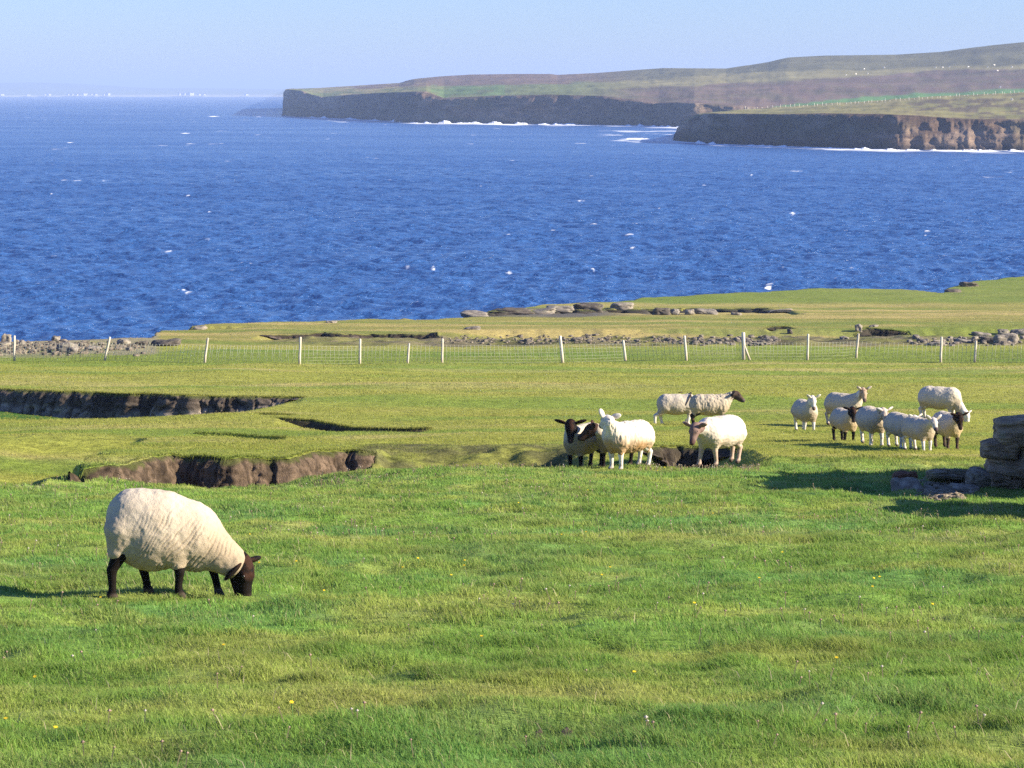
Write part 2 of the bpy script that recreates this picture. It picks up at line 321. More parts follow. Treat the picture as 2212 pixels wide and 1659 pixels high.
bank_face('nook', (.05, .045, .03), (.06, .05, .035), .08, 14, 0, .1, 3)
bank_face('geo', (.06, .055, .045), (.13, .12, .10), .12, 18, 0, .5, 1.1)

# ------------------------------------------------------------------ the sea
def poly(pts): return lambda u: np.interp(u, [p[0] for p in pts], [p[1] for p in pts])
far_base = poly([(612, 249.5), (620, 249.7), (672, 252.8), (748, 256), (844, 261), (902, 265), (1074, 267), (1265, 269), (1423, 272), (1500, 275), (2700, 276)])
near_base = poly([(1462, 304), (1470, 305), (1549, 311), (1743, 317.6), (1936, 323), (2083, 324), (2212, 325), (2700, 330)])
def dsea(v): return FL * CAMZ / (v - HV)
rng = np.random.default_rng(5)
rows = [120.]
while rows[-1] < 1400: rows.append(rows[-1] + max(.42, rows[-1] * .0018))
while rows[-1] < 2900: rows.append(rows[-1] * 1.0035)
while rows[-1] < 70000: rows.append(rows[-1] * 1.06)
sr = np.array(rows); su = np.concatenate([[-14000, -7000, -4000, -2200, -1200, -700], np.arange(-400, 2620, 4.), [2900, 3400, 4400, 6200, 9200, 16000]])
SX = (su[None] - 1106) / FL * sr[:, None]; SY = np.repeat(sr[:, None], len(su), 1)
Z = np.zeros_like(SX); DX = np.zeros_like(SX); DY = np.zeros_like(SX); sp = np.maximum(np.gradient(sr), .5)[:, None]
near_m = (sr < 2900)
for i in range(64):
    lam = 1.2 * (6.5 / 1.2) ** rng.random(); th = -math.pi / 2 + rng.normal() * .8 + .25; k = 2 * math.pi / lam
    a = .0115 * lam ** .7 * (.6 + .8 * rng.random()); kx, ky = k * math.cos(th), k * math.sin(th); ph = rng.random() * 6.28
    at = (ss(2.2, 4.5, lam / sp) * a)
    if at.max() <= 0: continue
    gust = 1 + .35 * n2(SX / (lam * 6), SY / (lam * 6), 200 + i)
    A = at * gust; p = kx * SX + ky * SY + ph; c, s_ = np.cos(p), np.sin(p)
    Z += A * c; DX -= A * math.cos(th) * s_; DY -= A * math.sin(th) * s_
sg = Z[sr < 500].std()
cap = n2(SX / 2.4, SY / 1.7, 301) + .55 * n2(SX / .7, SY / .8, 302)
foam = ss(1.7, 2.3, Z / sg) * ss(.88, 1.12, cap) * (SY < 900)
fc = n2(SX / 3.2, SY / 13, 303) * .7 + .5 * n2(SX / 9, SY / 40, 304); foam = np.maximum(foam, ss(.90, 1.05, fc) * (SY >= 600) * (SY < 4200) * .55)
US = 1106 + FL * SX / SY
for fb, u0, u1, wd in ((far_base, 615, 1500, 70.), (near_base, 1455, 2700, 34.)):
    g = dsea(fb(US)) - SY
    fm = (1 - ss(wd * .3, wd * 1.6, g + wd * .6 * fbm2(SX / 14, SY / 40, 3, 311))) * (g > -30) * (US > u0) * (US < u1)
    foam = np.maximum(foam, fm * ss(-.9, -.3, fbm2(SX / 9, SY / 30, 3, 315)))
# broken water over the skerries off the near point
sk = ss(1280, 1340, US) * (US < 1475) * ss(1130, 1160, SY) * (1 - ss(1480, 1560, SY))
foam = np.maximum(foam, sk * ss(.25, .6, fbm2(SX / 10, SY / 26, 4, 321)) * .6)
sk = (US > 690) & (US < 860) & (SY > 1950) & (SY < 2130)
foam = np.maximum(foam, sk * ss(-.1, .3, fbm2(SX / 16, SY / 90, 3, 323)) * ss(690, 740, US) * .9)
for u0, v0, hw, hv in ((462, 251.5, 12, 1.0), (560, 251.5, 12, 1.2), (1660, 623, 5, 1.6), (1375, 300, 26, 2), (405, 632, 12, 2), (362, 545, 12, 1.6), (1253, 434, 7, 1.6), (1211, 541, 5, 1.5), (1194, 498, 4, 1.5), (935, 582, 4, 1.5), (880, 578, 7, 1.2), (152, 308, 6, .8), (400, 288, 8, .8), (1712, 462, 5, 2), (1100, 590, 5, 1.5)):
    vs_ = HV + FL * CAMZ / SY
    foam = np.maximum(foam, ss(1.3, .4, ((US - u0) / hw) ** 2 + ((vs_ - v0) / hv) ** 2 + .5 * n2(US / 4, vs_ / 2, 331)) if False else (1 - ss(.4, 1.3, ((US - u0) / hw) ** 2 + ((vs_ - v0) / hv) ** 2 + .5 * n2(US / 4, vs_ / 1.5, 331))))
foam = foam * np.where(SY < 900, ss(-.45, .1, fbm2(SX / .45, SY / 1.3, 3, 351)), 1)
def sea_mat():
    m = bpy.data.materials.new('sea_water'); m.use_nodes = True; t = m.node_tree; t.nodes.clear(); N = t.nodes.new; L = t.links.new
    out = N('ShaderNodeOutputMaterial'); b = N('ShaderNodeBsdfPrincipled'); b.inputs['IOR'].default_value = 1.33
    b.inputs['Base Color'].default_value = (.030, .098, .285, 1); b.inputs['Roughness'].default_value = .22
    tc = N('ShaderNodeTexCoord'); mp = N('ShaderNodeMapping'); mp.inputs['Scale'].default_value = (.55, 1, 1); L(tc.outputs['Object'], mp.inputs[0])
    n = N('ShaderNodeTexNoise'); n.inputs['Scale'].default_value = 1.0; n.inputs['Detail'].default_value = 6; n.inputs['Roughness'].default_value = .7; L(mp.outputs[0], n.inputs[0])
    bp = N('ShaderNodeBump'); bp.inputs['Strength'].default_value = 1.0; bp.inputs['Distance'].default_value = .5; L(n.outputs[0], bp.inputs['Height'])
    n2_ = N('ShaderNodeTexNoise'); n2_.inputs['Scale'].default_value = .13; n2_.inputs['Detail'].default_value = 5; n2_.inputs['Roughness'].default_value = .65; L(mp.outputs[0], n2_.inputs[0])
    bp2 = N('ShaderNodeBump'); rr_ = N('ShaderNodeTexNoise'); rr_.inputs['Scale'].default_value = .012; rr_.inputs['Detail'].default_value = 4; L(mp.outputs[0], rr_.inputs[0]); rm = N('ShaderNodeMapRange'); rm.inputs[1].default_value = .35; rm.inputs[2].default_value = .65; rm.inputs[3].default_value = .2; rm.inputs[4].default_value = .3; L(rr_.outputs[0], rm.inputs[0]); L(rm.outputs[0], b.inputs['Roughness']); bp2.inputs['Strength'].default_value = 1.0; bp2.inputs['Distance'].default_value = 3.; L(n2_.outputs[0], bp2.inputs['Height']); L(bp.outputs[0], bp2.inputs['Normal'])
    L(bp2.outputs[0], b.inputs['Normal'])
    at = N('ShaderNodeAttribute'); at.attribute_name = 'foam'
    f = N('ShaderNodeBsdfDiffuse'); f.inputs[0].default_value = (.85, .88, .92, 1)
    mx = N('ShaderNodeMixShader'); L(at.outputs['Fac'], mx.inputs[0]); L(b.outputs[0], mx.inputs[1]); L(f.outputs[0], mx.inputs[2]); L(mx.outputs[0], out.inputs[0])
    return m
mesh_np('sea', np.stack([SX + DX * .8, SY + DY * .8, Z + .04 * foam], -1), gridq(*SX.shape), mat=sea_mat(), extra={'foam': foam})['kind'] = 'structure'

# ------------------------------------------------------------------ headlands
def zv(v, d): return CAMZ - (v - HV) * d / FL
sky_v = poly([(612, 194), (624, 192), (691, 189.6), (863, 179), (894, 170.4), (950, 165), (1016, 161), (1112, 159.7), (1189, 159.7), (1204, 161.6), (1285, 157.8), (1388, 150), (1433, 147), (1568, 148), (1600, 143), (1626, 139.5),
              (1660, 134), (1684, 128), (1704, 124), (1781, 120), (1936, 118), (2033, 112), (2091, 104), (2149, 97), (2212, 91), (2700, 70)])
far_top = poly([(612, 196), (624, 193.5), (652, 196), (675, 205), (698, 210), (767, 204), (844, 200), (921, 198), (959, 212), (1074, 207.6), (1189, 205), (1304, 208), (1355, 214), (1423, 221), (1549, 226), (1700, 236), (2212, 242), (2700, 242)])
near_top = poly([(1462, 278), (1475, 266), (1510, 249), (1526, 245), (1684, 247), (1781, 245), (1900, 247), (1975, 250), (2083, 258), (2212, 259), (2700, 259)])
near_back = poly([(1462, 277), (1475, 264), (1510, 246), (1526, 243), (1611, 236), (1800, 223), (2000, 210), (2212, 199), (2700, 178)])
def headland(name, us, fb, ft, contours, amp, seed, colf, tipu, lump=.5):
    du = dsea(fb(us)); nC = 26; X0 = (us - 1106) / FL * du
    # horizontal outward normal of the coast
    tx, ty = np.gradient(X0), np.gradient(du); ln = np.hypot(tx, ty); nx, ny = ty / ln, -tx / ln
    sgn = np.sign(-(nx * .9 + ny * .4)); nx, ny = nx * sgn, ny * sgn
    along = np.concatenate([[0], np.cumsum(ln[1:])])
    R = []; C = []
    dt = du + 8; zt = zv(ft(us), dt)
    ramp = ss(0, 40, us - tipu)
    for i in range(nC + 1):
        q = i / nC; z = lerp(-1.5, zt, q)
        off = amp * (.9 * np.abs(n2(along / (amp * 5), q * .6, seed)) + .5 * np.abs(n2(along / (amp * 1.7), q * 1.2, seed + 1)) + .22 * fbm2(along / (amp * .5), z / 3, 3, seed + 2) + .12 * np.abs(n2(along / (amp * .3), z / 1.6, seed + 12))) * (.35 + .65 * ramp)
        off = off + (1 - q) * amp * .5 + .9 * np.round(n2(along / 30, z / 2.2, seed + 3) * 2) * .5
        off = off * (1 - .75 * ss(.92, 1, q))
        dd = lerp(du + 4, dt + 4, q) ; xx = (us - 1106) / FL * dd
        R.append(np.stack([xx + nx * off * .35, dd + ny * off, np.full_like(us, 0) + z], -1))
        s = .5 + .45 * fbm2(along / 6, z / 1.5, 4, seed + 5) + .3 * fbm2(along / 30, z / 5, 2, seed + 6)
        c = mixc((.11, .075, .052), (.27, .20, .145), ss(.3, .85, s * .7 + .3 * (.5 + .5 * fbm2(along / 60, z / 12, 2, seed + 21))) * .8); c = mixc(c, (.085, .085, .045), ss(.1, .7, fbm2(along / 25, z / 7, 3, seed + 8)) * .5)
        c = mixc(c, (.035, .03, .028), (1 - ss(.5, 3., z)) * .8)
        c = mixc(c, (.42, .30, .21), ss(.35, .75, q) * (1 - ss(tipu + 50, tipu + 230, us)) * ss(-.5, .3, fbm2(along / 12, z / 2, 3, seed + 31)) * .7)  # sunlight on the upper tip painted in as a tan rock colour
        C.append(c)
    pv, pd = ft(us), dt + 4
    for (vf, df, n) in contours:
        v1 = vf(us); d1 = df(us, du)
        for j in range(1, n + 1):
            q = j / n; v = lerp(pv, v1, q); dd = lerp(pd, d1, q)
            z = zv(v, dd) + (lump * fbm2((us + dd * .11) / 31, (dd - us * .5) / 71, 3, seed + 9)) * min(1, q * 3 + .2) * ((vf is not sky_v) or j < n)
            R.append(np.stack([(us - 1106) / FL * dd, dd, z], -1)); C.append(colf(us, v, dd))
        pv, pd = v1, d1
    R.append(np.stack([(us - 1106) / FL * (pd + 250), pd + 250, R[-1][:, 2] - 25], -1)); C.append(C[-1])
    # close the seaward end with a face falling to the water
    R = np.array(R); C = np.array(C)
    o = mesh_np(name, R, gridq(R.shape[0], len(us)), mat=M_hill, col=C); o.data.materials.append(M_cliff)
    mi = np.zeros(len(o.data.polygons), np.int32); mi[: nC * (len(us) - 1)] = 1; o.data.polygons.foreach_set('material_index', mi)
    e = R[:, 0]; base = e.copy(); base[:, 2] = -2
    mesh_np('cliff_end', np.stack([base, e]), gridq(2, len(e)), mat=M_cliff, col=np.tile((.10, .08, .065), (2 * len(e), 1)), smooth=False)['kind'] = 'structure'
    o['kind'] = 'structure'; return o
yl_lo = poly([(860, 196), (1000, 194), (1200, 197), (1355, 191), (1510, 184), (1684, 174), (1859, 165), (2033, 151), (2212, 147), (2700, 130)])
yl_hi = poly([(860, 190), (1000, 184), (1200, 178), (1355, 176), (1568, 159), (1684, 155), (1859, 151), (2033, 145), (2212, 139), (2700, 120)])
gr_hi = poly([(1400, 260), (1640, 236), (1684, 229), (1800, 216), (1936, 205), (2212, 191), (2700, 175)])
def far_col(us, v, dd):
    w = 3 * fbm2((us + v * 5) / 97, (v * 3 - us * .2) / 23, 4, 401); v = v + w
    heather = mixc((.15, .108, .085), (.13, .108, .07), ss(-.5, .6, fbm2((us + v * 6) / 61, (v * 3 - us * .16) / 8.5, 4, 403)))
    olive = (.22, .20, .095); gg = (.135, .130, .070)
    c = mixc(gg, olive, ss(-2, 2, v - yl_hi(us))); c = mixc(c, heather, ss(-2, 2, v - yl_lo(us)))
    lf = 1 - ss(1200, 1420, us)
    cl = mixc((.15, .105, .075), (.135, .16, .06), ss(-1, 3, v - yl_hi(us))); cl = mixc(cl, (.11, .17, .055), ((us > 930) & (us < 1090)) * ss(.0, .3, n2(us / 30, v / 5, 405)) * ss(178, 190, v))
    cl = mixc(cl, (.24, .21, .09), (1 - ss(820, 960, us)) * ss(-.4, .3, fbm2(us / 50, v / 3, 3, 409)))
    c = mixc(c, cl, lf); c = mixc(c, (.10, .20, .065), ss(-.8, .8, v - w - gr_hi(us)) * (us > 1600))
    return c
def near_col(us, v, dd):
    c = mixc((.24, .215, .085), (.18, .175, .065), ss(-.6, .8, fbm2(us / 90, dd / 30, 3, 411)))
    c = mixc(c, (.10, .075, .055), ss(-.3, .4, fbm2(us / 30, v / 5, 3, 413)) * ss(2, 8, v - near_back(us)) * ss(1880, 2000, us) * .8)
    return c
usf = np.concatenate([np.arange(616, 1700, 1.6), np.arange(1700, 2700, 5.)])
headland('far_headland', usf, far_base, far_top, [(lambda u: lerp(far_top(u), sky_v(u), .45), lambda u, d: d * 1.13, 14), (sky_v, lambda u, d: d * 1.42, 26)], 13., 500, far_col, 616)
usn = np.arange(1462, 2700, 1.7)
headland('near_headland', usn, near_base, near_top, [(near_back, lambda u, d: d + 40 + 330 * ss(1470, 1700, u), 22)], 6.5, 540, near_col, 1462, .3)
# surf breaking along the cliff feet
def surf(us, fb, hgt, dep, seed):
    du = dsea(fb(us)); R = []
    for j, (q, zz) in enumerate(((0, -.3), (.2, .35), (.45, .8), (.7, 1.), (1, .7), (1.1, -.4))):
        h = np.maximum(0, fbm2(us / 14, us * 0 + 1, 3, seed) * 1.1 + .35) + .9 * ss(.4, .95, n2(us / 26, us * 0, seed + 4)); h = h * (1 + .2 * n2(us / 2., us * 0 + j, seed + 2))
        d = du - dep * (1 - q) - 4; R.append(np.stack([(us - 1106) / FL * d, d, zz * h * hgt - .05], -1))
    return mesh_np('breaking_surf', np.array(R), gridq(len(R), len(us)), mat=M_foam)
tag(surf(np.arange(640, 1480, 1.5), far_base, 1.0, 50, 601), 'white surf breaking along the foot of the far dark headland', 'surf', kind='stuff')
tag(surf(np.arange(1466, 2500, 1.5), near_base, .55, 22, 611), 'white surf breaking along the foot of the nearer cliffs', 'surf', kind='stuff')
# low coast across the water, with white houses
cu = np.arange(-3000, 4200, 8.); R = []; C = []
for d, zz, c in ((15000, -2, (.5, .5, .42)), (15060, 7, (.55, .52, .42)), (15500, 14, (.22, .26, .10)), (16500, 26, (.2, .24, .1)), (19000, 72, (.16, .18, .1)), (22000, 40, (.16, .18, .1))):
    z = zz * (1 + .35 * fbm2(cu / 500, cu * 0 + d, 3, 621)) if zz > 0 else np.full_like(cu, zz)
    if d >= 19000: z = z * (.55 + .45 * ss(1400, -100, cu)) if False else z * (.6 + .4 * (1 - ss(0, 1500, cu)))
    R.append(np.stack([(cu - 1106) / FL * d, np.full_like(cu, d), z], -1)); C.append(np.tile(c, (len(cu), 1)))
mesh_np('distant_coast', np.array(R), gridq(len(R), len(cu)), mat=M_hill, col=np.array(C))['kind'] = 'structure'
M_white = pm('white_render', col=(.82, .80, .76), rough=.9, var=.05); M_slate = pm('slate', col=(.14, .14, .16), rough=.8, var=.1)
def house(u, w_, h_, lab, cat='house'):
    d = 15020.; x = (u - 1106) / FL * d; t = empty('cottage', (x, d, 7), math.radians(42)); a, b = w_ / 2, 8.
    V = [(-a, -b, 0), (a, -b, 0), (a, b, 0), (-a, b, 0), (-a, -b, h_), (a, -b, h_), (a, b, h_), (-a, b, h_), (-a, 0, h_ * 1.5), (a, 0, h_ * 1.5)]
    mesh_np('wall', V, [(0, 1, 5, 4), (1, 2, 6, 5), (2, 3, 7, 6), (3, 0, 4, 7)], [(5, 6, 9), (7, 4, 8)], M_white, False, t)
    e = 1.; V = [(-a - e, -b - e, h_ - .5), (a + e, -b - e, h_ - .5), (a + e, 0, h_ * 1.5 + .4), (-a - e, 0, h_ * 1.5 + .4), (-a - e, b + e, h_ - .5), (a + e, b + e, h_ - .5)]
    mesh_np('roof', V, [(0, 1, 2, 3), (3, 2, 5, 4)], None, M_slate, False, t)
    return tag(t, lab, cat, 'white buildings on the distant shore')
for u, w_, h_, lab in ((4, 22, 8, 'white building at the far left end of the distant shore'), (60, 18, 6, 'faint pale house alone on the distant shore at left'), (98, 20, 7, 'faint pale house on the distant shore, left of the white cluster'), (106, 14, 9, 'narrow pale house right beside another left of the white cluster'),
        (148, 16, 7, 'first white house from the left in the left cluster across the water'), (157, 14, 8, 'second white house from the left in the left cluster across the water'), (168, 20, 8, 'third white house from the left in the left cluster across the water'),
        (183, 24, 11, 'wide bright white house in the middle of the left cluster'), (199, 18, 8, 'white house just right of the widest one in the left cluster'), (207, 14, 8, 'small white house near the right of the left cluster'), (226, 18, 8, 'next to last white house of the left cluster'), (234, 15, 12, 'brightest white house, at the right end of the left cluster'),
        (390, 26, 12, 'white house at the left end of the right hand cluster across the water'), (401, 24, 11, 'white house in the middle of the right hand cluster'), (413, 26, 14, 'tall white building at the right of the right hand cluster'), (431, 18, 8, 'low pale house right of the tall white building on the far shore'), (441, 14, 7, 'small pale house at the right end of the right hand cluster'),
        (532, 16, 8, 'faint pale house alone on the distant shore near the headland')):
    house(u, w_, h_, lab)
# ------------------------------------------------------------------ implicit surfaces -> mesh
def smin(a, b, k):
    h = np.clip(.5 + .5 * (b - a) / k, 0, 1); return b + (a - b) * h - k * h * (1 - h)
def ell(P, c, r, R=None):
    q = P - np.asarray(c, np.float32)
    if R is not None: q = q @ np.asarray(R, np.float32)      # columns of R are the axes
    r = np.asarray(r, np.float32); k0 = np.sqrt(((q / r) ** 2).sum(-1)); k1 = np.sqrt(((q / r ** 2) ** 2).sum(-1)) + 1e-6
    return k0 * (k0 - 1) / k1
def cone(P, a, b, ra, rb):
    a = np.asarray(a, np.float32); b = np.asarray(b, np.float32); ba = b - a; q = P - a
    t = np.clip((q @ ba) / (ba @ ba), 0, 1); return np.sqrt(((q - t[..., None] * ba) ** 2).sum(-1)) - (ra + (rb - ra) * t)
def surface_nets(f, lo, hi, h):
    n = [int(math.ceil((hi[i] - lo[i]) / h)) + 1 for i in range(3)]
    ax = [np.float32(lo[i]) + np.arange(n[i], dtype=np.float32) * np.float32(h) for i in range(3)]
    P = np.stack(np.meshgrid(*ax, indexing='ij'), -1); F = f(P); s = F < 0
    m = [c - 1 for c in n]
    cnt = np.zeros(m, np.int8)
    cs = [(i, j, k) for i in (0, 1) for j in (0, 1) for k in (0, 1)]
    sl = lambda A, c: A[c[0]:c[0] + m[0], c[1]:c[1] + m[1], c[2]:c[2] + m[2]]
    for c in cs: cnt += sl(s, c)
    act = (cnt > 0) & (cnt < 8); I = np.argwhere(act); idx = -np.ones(m, np.int64); idx[act] = np.arange(len(I))
    acc = np.zeros((len(I), 3)); num = np.zeros(len(I))
    for a in range(8):
        for b in range(a + 1, 8):
            ca, cb = np.array(cs[a]), np.array(cs[b])
            if abs(ca - cb).sum() != 1: continue
            fa = F[tuple((I + ca).T)]; fb = F[tuple((I + cb).T)]; x = (fa < 0) != (fb < 0)
            t = np.where(x, fa / np.where(x, fa - fb, 1), 0)
            p = ca + (cb - ca) * t[:, None]; acc += np.where(x[:, None], p, 0); num += x
    V = (I + acc / num[:, None]) * h + np.array(lo); Q = []
    for axis in range(3):
        o1, o2 = [x for x in range(3) if x != axis]
        c0 = [slice(None)] * 3; c0[axis] = slice(0, n[axis] - 1); c1 = [slice(None)] * 3; c1[axis] = slice(1, n[axis])
        e = s[tuple(c0)] != s[tuple(c1)]; J = np.argwhere(e)
        ok = (J[:, o1] > 0) & (J[:, o1] < m[o1]) & (J[:, o2] > 0) & (J[:, o2] < m[o2]); J = J[ok]
        d1 = np.zeros(3, int); d1[o1] = 1; d2 = np.zeros(3, int); d2[o2] = 1
        q = np.stack([idx[tuple((J - d).T)] for d in (d1 * 0, d1, d1 + d2, d2)], -1)
        fl = s[tuple(c0)][tuple(J.T)] ^ (axis == 1)
        q[~fl] = q[~fl][:, ::-1]; Q.append(q)
    return V, np.concatenate(Q)
def vnormals(V, Q):
    n = np.cross(V[Q[:, 2]] - V[Q[:, 0]], V[Q[:, 3]] - V[Q[:, 1]]); N = np.zeros_like(V)
    for k in range(4): np.add.at(N, Q[:, k], n)
    return N / (np.linalg.norm(N, axis=1)[:, None] + 1e-12)

WHITE, CREAM, TAN, DARK, RUST = (.60, .56, .50), (.70, .60, .47), (.42, .30, .18), (.007, .005, .004), (.050, .020, .011)
def head_frame(pitch, yaw, roll=0):
    p, y = math.radians(pitch), math.radians(yaw)
    f = np.array([math.cos(p) * math.cos(y), math.cos(p) * math.sin(y), -math.sin(p)]); l = np.array([-math.sin(y), math.cos(y), 0]); u = np.cross(f, l)
    if roll:
        r = math.radians(roll); l, u = l * math.cos(r) + u * math.sin(r), u * math.cos(r) - l * math.sin(r)
    return f, l, u
def sheep(u, d, yaw, label, sc=1., poll=(.66, 0, .80), pitch=35, hyaw=0, face=WHITE, legc=WHITE, muzzle=(.12, .09, .08), legs=(0, 0, 0, 0), ear=15, earc=None, earsz=1., h=.0125,
          wool=(.49, .43, .345), low=(.34, .255, .16), shag=0., girth=1., graze=None, lift=None, dirt_shade=.5, speck=0., seed=0, z=None, wrink=0., hs=1., horn=False, harness=False, earf=(-.28, -.28), nr=.175, body_only=False, x=None, group='sheep grazing the coastal pasture'):
    yaw_r = math.radians(yaw); X0 = (u - 1106) / FL * d; zz = gz(X0, d) if z is None else z
    f, l, up = head_frame(pitch, hyaw); PO = np.array(poll, float); Hd = lambda a, b, c: PO + hs * (a * f + b * l + c * up); Hm = np.stack([f, l, up], 1)
    LG = []
    for i, (sx, sy) in enumerate(((1, 1), (1, -1), (-1, 1), (-1, -1))):
        s = legs[i]; y = sy * .105
        if graze: bx, by, bz, tx = graze['legs'][i]; pts = graze['legpts'][i]
        elif sx > 0: pts = [((.29, y, .46), .075), ((.30 + s * .55, y, .255), .043), ((.29 + s, y, .09), .029), ((.30 + s, y, .045), .036), ((.325 + s, y, .02), .036)]
        else: pts = [((-.33, y, .46), .10), ((-.30 + s * .4, y, .36), .075), ((-.43 + s * .8, y, .26), .042), ((-.40 + s, y, .09), .030), ((-.39 + s, y, .045), .037), ((-.365 + s, y, .02), .036)]
        if lift and lift[0] == i:
            a = lift[1]; pts = [pts[0], ((.36, y, .30), .045), ((.33, y, .16), .032), ((.27, y, .12), .036), ((.25, y, .09), .034)]
        LG.append(pts)
    cores = graze['cores'] if graze else [((0, 0, .55), (.46, .17 * girth, .19)), ((.30, 0, .56), (.19, .16, .19)), ((-.28, 0, .57), (.2, .17, .18))]
    nb = graze['neck'] if graze else (.34, 0, .60)
    def fbody(P):
        D = None
        for c, r in cores:
            e = ell(P, c, r); D = e if D is None else smin(D, e, .05)
        D = smin(D, cone(P, nb, Hd(-.03, 0, -.02), .12, .075 * hs), .05)
        for pts in LG:
            g = None
            for (a, ra), (b, rb) in zip(pts[:-1], pts[1:]):
                e = cone(P, a, b, ra, rb); g = e if g is None else smin(g, e, .012)
            D = smin(D, g, .03)
        H = ell(P, Hd(.015, 0, 0), np.array((.105, .072, .082)) * hs, Hm)
        H = smin(H, cone(P, Hd(.06, 0, -.005), Hd(.205, 0, -.035), .062 * hs, .040 * hs), .03)
        H = smin(H, cone(P, Hd(.02, 0, -.05), Hd(.185, 0, -.065), .052 * hs, .029 * hs), .02)
        H = smin(H, ell(P, Hd(.215, 0, -.04), np.array((.034, .038, .036)) * hs, Hm), .015)
        for sy in (1, -1): H = smin(H, ell(P, Hd(.065, sy * .052, .03), np.array((.03, .018, .02)) * hs, Hm), .015)
        for sy in (1, -1):
            er = math.radians(ear if not isinstance(ear, tuple) else ear[0 if sy > 0 else 1]); ax = np.array([earf[0 if sy > 0 else 1], sy * math.cos(er), math.sin(er)]); ax /= np.linalg.norm(ax)
            A = ax[0] * f + ax[1] * l + ax[2] * up; T = f - (f @ A) * A; T /= np.linalg.norm(T); W = np.cross(A, T)
            c = Hd(-.02, sy * .062, .035) + A * .068 * hs * earsz
            H = smin(H, ell(P, c, np.array((.080 * earsz, .019, .043)) * hs, np.stack([A, T, W], 1)), .014)
        if horn: H = smin(H, cone(P, Hd(0, .04, .05), Hd(-.03, .05, .10), .012, .006), .01)
        return smin(D, H, .035)
    allp = [np.array(p) for pts in LG for p, _ in pts] + [Hd(.26, 0, 0), Hd(-.05, .2, .15), Hd(-.05, -.2, .15), Hd(-.05, .15, .22), Hd(-.05, -.15, .22)] + [np.array(c) + np.array(r) for c, r in cores] + [np.array(c) - np.array(r) for c, r in cores]
    lo = np.min(allp, 0) - .06; hi = np.max(allp, 0) + .06
    Vb, Qb = surface_nets(fbody, lo, hi, h)
    # body colours
    rel = (Vb - PO) @ Hm / hs; hd = ell(Vb, Hd(.08, 0, 0), np.array((.22, .22, .17)) * hs, Hm)
    wl = 1 - ss(-.01, .03, hd); nz = fbm3(Vb[:, 0] * 22, Vb[:, 1] * 22, Vb[:, 2] * 22, 3, seed)
    fc = mixc(face, muzzle, ss(.16, .20, rel[:, 0]))
    if speck: fc = mixc(fc, (.09, .05, .03), ss(.0, .3, nz) * speck)
    if earc is not None: fc = mixc(fc, earc, ss(.075, .10, np.abs(rel[:, 1])))
    if isinstance(face, tuple) and sum(face) < .3: fc = mixc(fc, RUST, ss(.02, .06, rel[:, 2]) * (1 - ss(.06, .13, rel[:, 0])) * ss(-.3, .4, nz) * .6)
    mouth = np.exp(-((rel[:, 2] + .062 - .05 * (rel[:, 0] - .2)) / .006) ** 2) * ss(.15, .17, rel[:, 0]); fc = mixc(fc, (.02, .015, .015), mouth * .8)
    for sy in (1, -1): fc = mixc(fc, (.015, .01, .01), 1 - ss(.006, .012, np.sqrt((rel[:, 0] - .235) ** 2 + (rel[:, 1] - sy * .016) ** 2 + (rel[:, 2] + .030) ** 2)))
    lc = mixc(legc, (.06, .045, .035), (1 - ss(.03, .055, Vb[:, 2])) * .9)
    if speck or sum(legc) > 1: lc = mixc(lc, (.16, .10, .06), ss(.25, .6, nz + .25 * ss(.2, .05, Vb[:, 2])) * max(speck, .35))
    colb = mixc(lc, fc, wl)
    if body_only: return Vb, Qb, colb
    root = mesh_np('sheep', Vb, Qb, mat=M_skin, col=colb)
    root.location = (X0, d, zz); root.rotation_euler = (0, 0, yaw_r); root.scale = (sc, sc, sc)
    tag(root, label, 'sheep', group)
    # fleece
    if graze: prims = graze['fleece'](Hd)
    else:
        prims = [('e', (-.26, 0, .545), (.245, .235 * girth, .245)), ('e', (0, 0, .525), (.42, .265 * girth, .265)), ('e', (.27, 0, .545), (.22, .205 * girth, .240)), ('c', (.34, 0, .60), tuple(Hd(.025 - .10 * math.cos(math.radians(pitch)), 0, -.03 - .07 * math.sin(math.radians(pitch)))), nr, .080 * hs)]
        for i, pts in enumerate(LG):
            if i < 2: prims.append(('c', pts[0][0], tuple(lerp(np.array(pts[0][0]), np.array(pts[1][0]), .75)), .115, .056))
            else: prims.append(('c', pts[0][0], tuple(lerp(np.array(pts[1][0]), np.array(pts[2][0]), .45)), .145, .064))
    def ffl(P):
        D = None
        for p in prims:
            e = ell(P, p[1], p[2]) if p[0] == 'e' else cone(P, p[1], p[2], p[3], p[4]); D = e if D is None else smin(D, e, .065 if not graze else .05)
        return D
    bb = np.array([np.array(p[1]) + s * (np.array(p[2]) if p[0] == 'e' else p[3]) for p in prims for s in (1, -1)] + [np.array(p[2]) + s * p[4] for p in prims if p[0] == 'c' for s in (1, -1)])
    Vf, Qf = surface_nets(ffl, bb.min(0) - .05, bb.max(0) + .05, h)
    N = vnormals(Vf, Qf)
    x_, y_, z_ = Vf.T
    disp = (.005 if not graze else .003) * fbm3(x_ * 9, y_ * 9, z_ * 9, 2, seed + 3) + (.005 if not graze else .003) * fbm3(x_ * 30, y_ * 30, z_ * 30, 2, seed + 5)
    fold = np.zeros(len(Vf))
    if shag: disp = disp + shag * .022 * (fbm3(x_ * 26, y_ * 26, z_ * 7, 3, seed + 9)) - shag * .01 * ss(.1, .5, n3(x_ * 40, y_ * 40, z_ * 9, seed + 11)); fold = ss(.1, .5, n3(x_ * 40, y_ * 40, z_ * 9, seed + 11)) * .5 * shag
